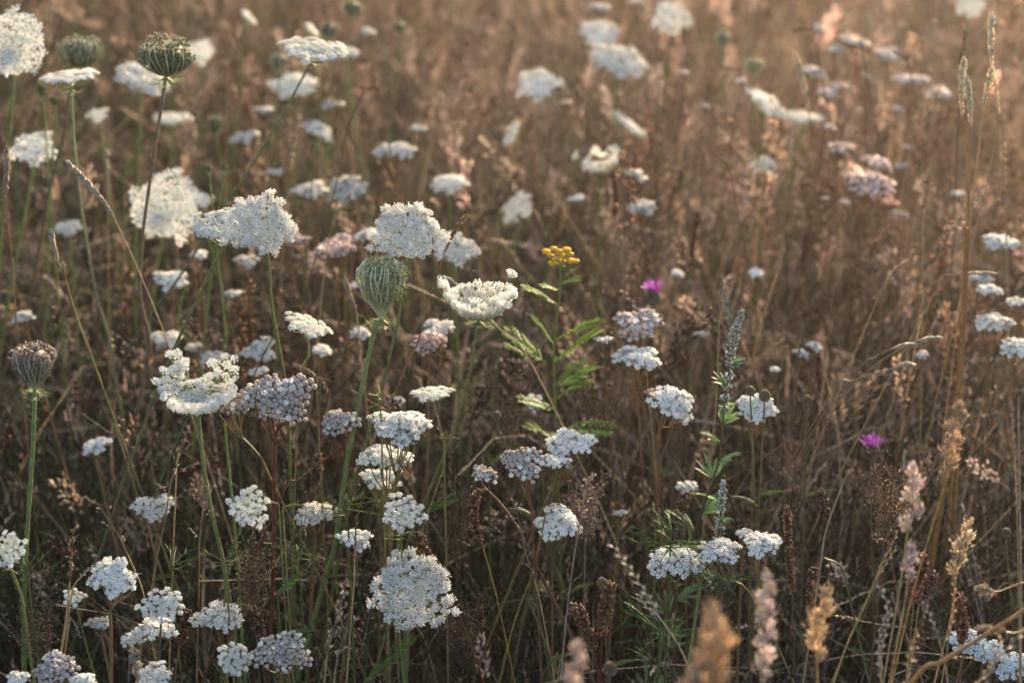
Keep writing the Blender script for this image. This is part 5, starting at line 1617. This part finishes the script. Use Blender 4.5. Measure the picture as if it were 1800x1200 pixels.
grass('spike', [(1654, 594), (1630, 596), (1604, 602)], [(1585, 608), (1540, 640), (1490, 690), (1440, 740)], 10, 2.15, 'pale spike lying almost level at the right, uppermost of three', (.50, .40, .33), tip=(.66, .56, .48), group=SP, rs=.0006, scol=(.22, .15, .10))
grass('spike', [(1612, 606), (1590, 606), (1566, 614)], [(1540, 628), (1490, 680)], 9, 2.15, 'pale spike lying almost level at the right, middle of three', (.50, .40, .33), tip=(.66, .56, .48), group=SP, rs=.0006, scol=(.22, .15, .10))
grass('spike', [(1606, 642), (1590, 640), (1572, 647)], [(1540, 655), (1500, 668), (1450, 710)], 10, 2.15, 'pale spike lying almost level at the right, lowest of three', (.50, .40, .33), tip=(.66, .56, .48), group=SP, rs=.0006, scol=(.22, .15, .10))
grass('spike', [(1752, 481), (1715, 480), (1660, 484)], [(1640, 486), (1630, 540)], 8, 2.2, 'pale bent stalk lying level above the grey white yarrow', (.48, .36, .26), tip=(.6, .46, .35), group=SP)
grass('spike', [(1270, 482), (1268, 520), (1264, 560)], [(1262, 640), (1258, 720), (1250, 800)], 8, 2.2, 'thin upright straw spike left of the mugwort spike', (.36, .25, .18), tip=(.48, .36, .28), group=SP)
grass('zigzag', [(1096, 512), (1118, 540), (1128, 570)], [(1135, 640)], 16, 2.2, 'forked pinkish grass tip left of the magenta knapweed', (.42, .33, .30), tip=(.55, .46, .42), group=SP)
grass('spike', [(1390, 220), (1388, 260), (1382, 300)], [(1378, 360)], 10, 2.7, 'soft golden spike under the lilac white umbel', (.52, .38, .26), tip=(.66, .52, .4), group=SP)
grass('spike', [(1512, 192), (1500, 215), (1486, 250)], [(1482, 300)], 12, 2.7, 'blurred pinkish gold spike right of the lilac caps', (.52, .38, .28), tip=(.64, .5, .4), group=SP)
grass('spike', [(1642, 40), (1642, 60), (1640, 80)], [(1640, 160)], 11, 2.9, 'soft cream spike in the golden corner', (.55, .42, .3), tip=(.68, .55, .42), group=SP)
grass('spike', [(1528, 35), (1530, 50), (1532, 66)], [(1532, 160)], 8, 2.9, 'thin cream spike at the edge of the golden corner', (.55, .42, .3), tip=(.68, .55, .42), group=SP)

# dark red dock spires, in the middle distance
for (px, py, y2, D, w, txt) in [(658, 320, 420, 2.5, 24, 'dark red dock spire left of the lacy white umbel'), (222, 490, 600, 2.55, 24, 'dark red dock spire behind the long crossing stem at left'),
                                (1036, 165, 250, 2.85, 22, 'rusty dock spire in the middle above the shallow greenish umbel'), (962, 215, 320, 2.8, 26, 'broad dark red dock spire near the knobbly white umbel'),
                                (1300, 420, 590, 2.6, 26, 'dark maroon dock spire behind the tall mugwort'), (1160, 150, 240, 2.9, 20, 'rusty dock spire right of the long sagging umbel'),
                                (1692, 40, 105, 2.5, 15, 'slim rusty dock spike above the golden twin spikes'), (1218, 372, 450, 2.6, 12, 'narrow dark dock spike in the middle right'),
                                (1412, 410, 470, 2.6, 12, 'slim dark spike leaning right in the brown grass'), (1085, 300, 380, 2.75, 12, 'slim dark spike right of the shallow greenish umbel'),
                                (925, 480, 560, 2.5, 16, 'dark brown dock spike left of the tansy flowers'), (1440, 600, 700, 2.4, 12, 'dark slim spike below the round white tuft'),
                                (1210, 620, 660, 2.35, 10, 'dark short spike left of the tall mugwort leaves'), (205, 1040, 1120, 2.15, 20, 'dark red brown dock spike in the lower left shade')]:
    ln_ = rnd.uniform(-14, 14)
    grass('plume' if w >= 15 else 'beads', [(px + ln_, py), (px + ln_ * .4, (py + y2) / 2), (px - 4, y2)], [(px - 6, y2 + 60)], w * (1.05 if w >= 15 else 1), D, txt, (.085, .026, .02), (.09, .035, .03), tip=(.16, .055, .038), name='dock_spire', cat='dock',
          group='dark red dock spires')

# brown seed sprigs seen side on
for (px, py, dx, dy, D, txt) in [(1480, 78, 34, 8, 2.6, 'brown seed sprig lying level across a lilac head at upper right'), (1570, 90, 26, 20, 2.6, 'brown seed sprig sloping down right at upper right'),
                                 (1395, 52, 34, 0, 2.7, 'level brown seed sprig at the top right of centre'), (1235, 262, 46, 30, 2.5, 'dark seed sprig sloping down right in the middle right'),
                                 (1058, 306, 30, 2, 2.6, 'tiny level brown sprig under the shallow greenish umbel'), (605, 152, 60, 6, 2.6, 'dark level seed sprig right of the leaning umbel'),
                                 (1270, 120, 30, 5, 2.8, 'small rusty sprig in the golden grass left of the spike')]:
    grass('zigzag', [(px, py), (px + dx * .5, py + dy * .4), (px + dx, py + dy)], [(px + dx + 6, py + dy + 30)], 12, D, txt, (.16, .07, .05), (.16, .08, .05), tip=(.26, .13, .09), group='brown seed sprigs')


# --- long bare stems, curling leaves, filament tufts
def wand(pts, D, r0, col, label, name='bare_stalk', col2=None, cat='stalk', hairs=0):
    top = P(pts[0][0], pts[0][1], D)
    path = stem_path(top, pts[1:])
    base = path[-1].copy()
    o = link(bpy.data.objects.new(name, stem_geo(path - base, r0, r0 * 1.4, col, col2, hairs).mesh(name, M_STALK)))
    o.location = base
    o['label'] = label; o['category'] = cat; o['group'] = 'long bare stalks'
    return o


wand([(1850, 1030), (1800, 1072), (1740, 1110), (1660, 1160), (1590, 1215)], 1.72, .0018, (.34, .19, .08), 'thick orange brown stalk slanting across the lower right corner')
wand([(1790, 700), (1793, 900), (1795, 1100)], 1.8, .0008, (.42, .32, .24), 'thin pale straight stalk beside the right edge')
wand([(1700, 400), (1695, 520), (1688, 640), (1680, 720), (1668, 800)], 2.12, .0028, (.30, .15, .06), 'thick orange brown upright stem at the right under the twin spikes')
wand([(1448, 980), (1430, 900), (1455, 925), (1480, 1000), (1500, 1080)], 1.9, .0010, (.10, .13, .05), 'dark green bent stalk in the dark right undergrowth')
wand([(1493, 825), (1470, 880), (1450, 940), (1440, 1010)], 1.9, .0008, (.28, .22, .17), 'thin grey brown stalk crossing the dark green bent one')
wand([(395, 745), (400, 800), (410, 900), (418, 1000), (424, 1100)], 2.02, .0014, (.13, .19, .06), 'green stalk under the pinkish yarrow side head')
wand([(1420, 560), (1400, 640), (1392, 740), (1400, 850)], 2.3, .0012, (.12, .08, .06), 'dark curved stalk in the brown right middle')
wand([(500, 560), (455, 640), (430, 720)], 2.2, .0010, (.12, .09, .05), 'thin brown stalk behind the green umbel stem')
wand([(352, 690), (300, 800), (262, 900), (222, 1000)], 2.1, .0013, (.10, .12, .06), 'dull green stalk slanting left below the crown umbel')
wand([(960, 900), (938, 1000), (905, 1090), (880, 1190)], 2.02, .0010, (.22, .17, .06), 'olive stalk leaning right below the domed brownish yarrow')
wand([(560, 90), (600, 190), (625, 280)], 2.7, .0010, (.14, .09, .06), 'dark stalk behind the leaning umbel')
wand([(640, 160), (610, 230), (590, 330), (570, 400)], 2.5, .0011, (.12, .08, .06), 'slender dark branching stalk right of the slanting stem')
wand([(85, 20), (84, 120), (84, 250)], 2.5, .0008, (.22, .18, .10), 'thin olive stalk right of the big blurred umbel')


def tuft(px, py, D, n, L, col, label, up=.6, spread=1.0, name='leaf_tuft', wd=.0009, cat='leaves'):
    r = np.random.default_rng(int(px + 2 * py))
    p = P(px, py, D)
    base = np.array([p[0], p[1], 0.0])
    t = thing(name, base, label, cat, 'thin leaved tufts')
    g = Geo()
    g.add(*tubes(smooth_path([p - base, (p - base) * (1, 1, .5), (0, 0, -.01)], 3), np.linspace(.0009, .0014, 7), 4), np.array(col) * .8)
    part('stem', g.mesh('stem', M_STALK), t)
    for i in range(n):
        g = Geo()
        a = r.uniform(0, 6.28)
        d = norm(np.array([math.cos(a) * spread, math.sin(a) * spread * .6, r.uniform(-.2, 1) * up + .15]))
        l = L * r.uniform(.6, 1.15)
        tt = np.linspace(0, 1, 6)[:, None]
        q = (p - base) - [0, 0, r.uniform(0, L * .5)] + d * l * tt + np.array([0, 0, r.uniform(-.5, .25)]) * l * tt ** 2
        g.add(*tubes(q, np.linspace(1, .25, 6) * wd, 3), np.array(col) * r.uniform(.8, 1.25))
        for k in (2, 3, 4):
            e = q[k] + norm(d + r.normal(size=3) * .7) * l * .3
            g.add(*tubes(np.stack([q[k], e]), np.array([wd * .6, wd * .2]), 3), np.array(col) * r.uniform(.8, 1.25))
        part('leaf', g.mesh('leaf', M_LEAF), t)
    return t


tuft(668, 690, 1.98, 9, .028, (.20, .22, .10), 'wiry bract tuft on the stem of the lacy umbel', wd=.0006)
tuft(610, 875, 1.95, 12, .045, (.13, .18, .055), 'green thread like leaves around the foot of the nest stem', wd=.0007)
tuft(555, 660, 2.02, 8, .030, (.24, .19, .12), 'dry curly threads above the big pink yarrow', wd=.0006)
tuft(780, 760, 1.98, 6, .022, (.20, .18, .08), 'thin curling leaf threads at the fork of the curved stem', wd=.0005)
tuft(525, 965, 1.98, 14, .05, (.09, .14, .05), 'feathery green leaves right of the dark red stem', wd=.0008)
tuft(300, 985, 2.0, 10, .05, (.09, .13, .05), 'dark green thread leaves in the lower left', wd=.0008)
tuft(45, 990, 1.95, 12, .04, (.12, .17, .06), 'green thread leaves beside the umbel at the left edge', wd=.0008)
tuft(705, 935, 1.95, 8, .02, (.20, .24, .08), 'yellow green threads just under the small white umbel', wd=.0006)
tuft(395, 985, 1.94, 8, .025, (.22, .22, .10), 'curled pale threads on the stem of the small round umbel', wd=.0006)
tuft(1180, 930, 1.98, 14, .05, (.09, .19, .05), 'bright green narrow leaves left of the mugwort foot', wd=.0011)
tuft(1160, 1090, 1.95, 14, .05, (.08, .16, .05), 'green narrow leaves below the arching whitish grass', wd=.0011)
tuft(1262, 1010, 1.98, 10, .04, (.09, .16, .06), 'green narrow leaves below the bright white yarrow', wd=.001)

def frond(px, py, D, ang, L, col, label, yaw=0, wide=.3, pairs=16):
    r = np.random.default_rng(int(px))
    p = P(px, py, D)
    base = np.array([p[0], p[1] + .02, 0.0])
    t = thing('yarrow_leaf', base, label, 'leaf', 'feathery green leaves')
    g = Geo()
    g.add(*tubes(smooth_path([p - base, (p - base) * (1, 1, .5), (0, 0, -.01)], 3), np.linspace(.0009, .0012, 7), 4), np.array(col) * .8)
    part('stem', g.mesh('stem', M_STALK), t)
    leaf_at(t, base, (px, py), D, ang, L, col, r, wide=wide, pairs=pairs, yaw=yaw)

frond(640, 1200, 1.9, 32, .075, (.07, .14, .03), 'fern like green leaf at the bottom left of the wide feathery umbel', wide=.22, pairs=20)
frond(478, 1118, 1.93, 68, .05, (.10, .16, .07), 'thick fuzzy green leaf lying under the dark red stem', wide=.10, pairs=22)
frond(488, 1040, 1.93, 40, .03, (.09, .18, .05), 'small lobed green leaf beside the dark red stem', wide=.5, pairs=7)
frond(215, 330, 2.6, 10, .05, (.09, .17, .03), 'bright green blurred leaf behind the crossing pink spike', wide=.3, pairs=8)
frond(313, 560, 2.45, 5, .05, (.09, .16, .03), 'bright green blurred leaf between the purple and green stems', wide=.3, pairs=8)
frond(12, 215, 2.7, 5, .05, (.09, .17, .03), 'green blurred leaf at the left edge beside the lumpy umbel', wide=.3, pairs=8)
frond(860, 810, 2.2, 60, .04, (.10, .18, .03), 'yellow green leaf left of the domed brownish yarrow', wide=.4, pairs=8)
frond(745, 900, 2.1, 50, .045, (.06, .11, .03), 'dark green leaf right of the small white umbel', wide=.4, pairs=8)
frond(490, 885, 1.96, -70, .02, (.22, .25, .12), 'short pale leaf on the left of the dark red stem', wide=.18, pairs=12)
frond(497, 890, 1.96, 72, .022, (.22, .25, .12), 'short pale leaf on the right of the dark red stem', wide=.18, pairs=12)


# --- airy dry clumps of tiny chaff (docks and bedstraws gone to seed)
def chaff(px, py, w, h, D, n, col, label):
    r = np.random.default_rng(int(px + py))
    c = P(px, py, D)
    base = np.array([c[0], c[1], 0.0])
    t = thing('seed_cloud', base, label, 'seed head', 'airy clouds of dry chaff')
    W, Hh = w * KP * D / 2, h * KP * D / 2
    g = Geo()
    st = np.array([0, 0, 0.])
    cz = c[2]
    nb = 26
    a = r.uniform(0, 6.28, nb)
    e = np.stack([np.cos(a) * W * r.uniform(.3, 1, nb), np.sin(a) * W * r.uniform(.2, .8, nb), cz + Hh * r.uniform(-.9, 1, nb)], 1)
    s0 = np.stack([0 * a, 0 * a, np.maximum(cz - Hh * r.uniform(.2, 1.4, nb), .02)], 1)
    g.add(*tubes(np.stack([s0, (s0 + e) / 2 + [0, 0, -.01], e], 1), np.full((nb, 3), .0005), 3), np.array(col) * .8)
    g.add(*tubes(np.array([[0, 0, -.01], [0, 0, cz * .6], [0, 0, cz + Hh * .7]]), np.array([.0016, .0012, .0006]), 4), np.array(col) * .8)
    part('stem', g.mesh('stem', M_STALK), t)
    g = Geo()
    k = r.integers(0, nb, n); u = r.uniform(.15, 1, n)[:, None]
    p = s0[k] * (1 - u) + e[k] * u + np.array([0, 0, -.01]) * 4 * u * (1 - u) + r.normal(size=(n, 3)) * .004
    V, F = scatter(*LENS4, p, r.normal(size=(n, 3)), r.uniform(.0025, .0045, n), r.uniform(.0014, .0024, n))
    g.add(V, F, np.repeat(np.array(col) * r.uniform(.5, 1.7, (n, 1)), 6, 0))
    o = part('chaff', g.mesh('chaff', M_SEED, False), t)
    o['kind'] = 'stuff'
    return t


chaff(442, 990, 90, 170, 2.05, 900, (.17, .11, .075), 'brown airy seed cloud behind the small round white umbel')
chaff(1030, 880, 100, 110, 2.12, 800, (.27, .19, .16), 'pinkish brown seed cloud behind the flat sloping yarrow')
chaff(1562, 860, 110, 150, 2.05, 900, (.19, .12, .085), 'brown airy seed cloud below the lower magenta knapweed')
chaff(800, 880, 110, 190, 2.2, 900, (.12, .075, .055), 'dark brown seed cloud right of the small white umbel')
chaff(890, 690, 110, 150, 2.35, 700, (.15, .09, .065), 'dull brown seed cloud below the bowl umbel')
chaff(1090, 440, 130, 110, 2.55, 800, (.26, .17, .12), 'pinkish brown seed cloud right of the yellow tansy')
chaff(820, 1090, 130, 160, 2.1, 900, (.085, .055, .045), 'dark seed cloud right of the wide feathery umbel')
chaff(1060, 700, 120, 150, 2.3, 700, (.14, .09, .07), 'brown seed cloud right of the tansy stem')
chaff(800, 170, 120, 100, 2.9, 700, (.30, .20, .15), 'soft pinkish seed cloud in the upper middle')
chaff(60, 1080, 90, 160, 2.05, 600, (.12, .08, .06), 'dark brown seed cloud at the lower left edge')
chaff(1600, 400, 130, 140, 2.6, 700, (.26, .18, .12), 'tan seed cloud at the right in the ripe grass')
print('objects', len(bpy.data.objects), 'tris', sum(len(m.polygons) * m.users for m in bpy.data.meshes))
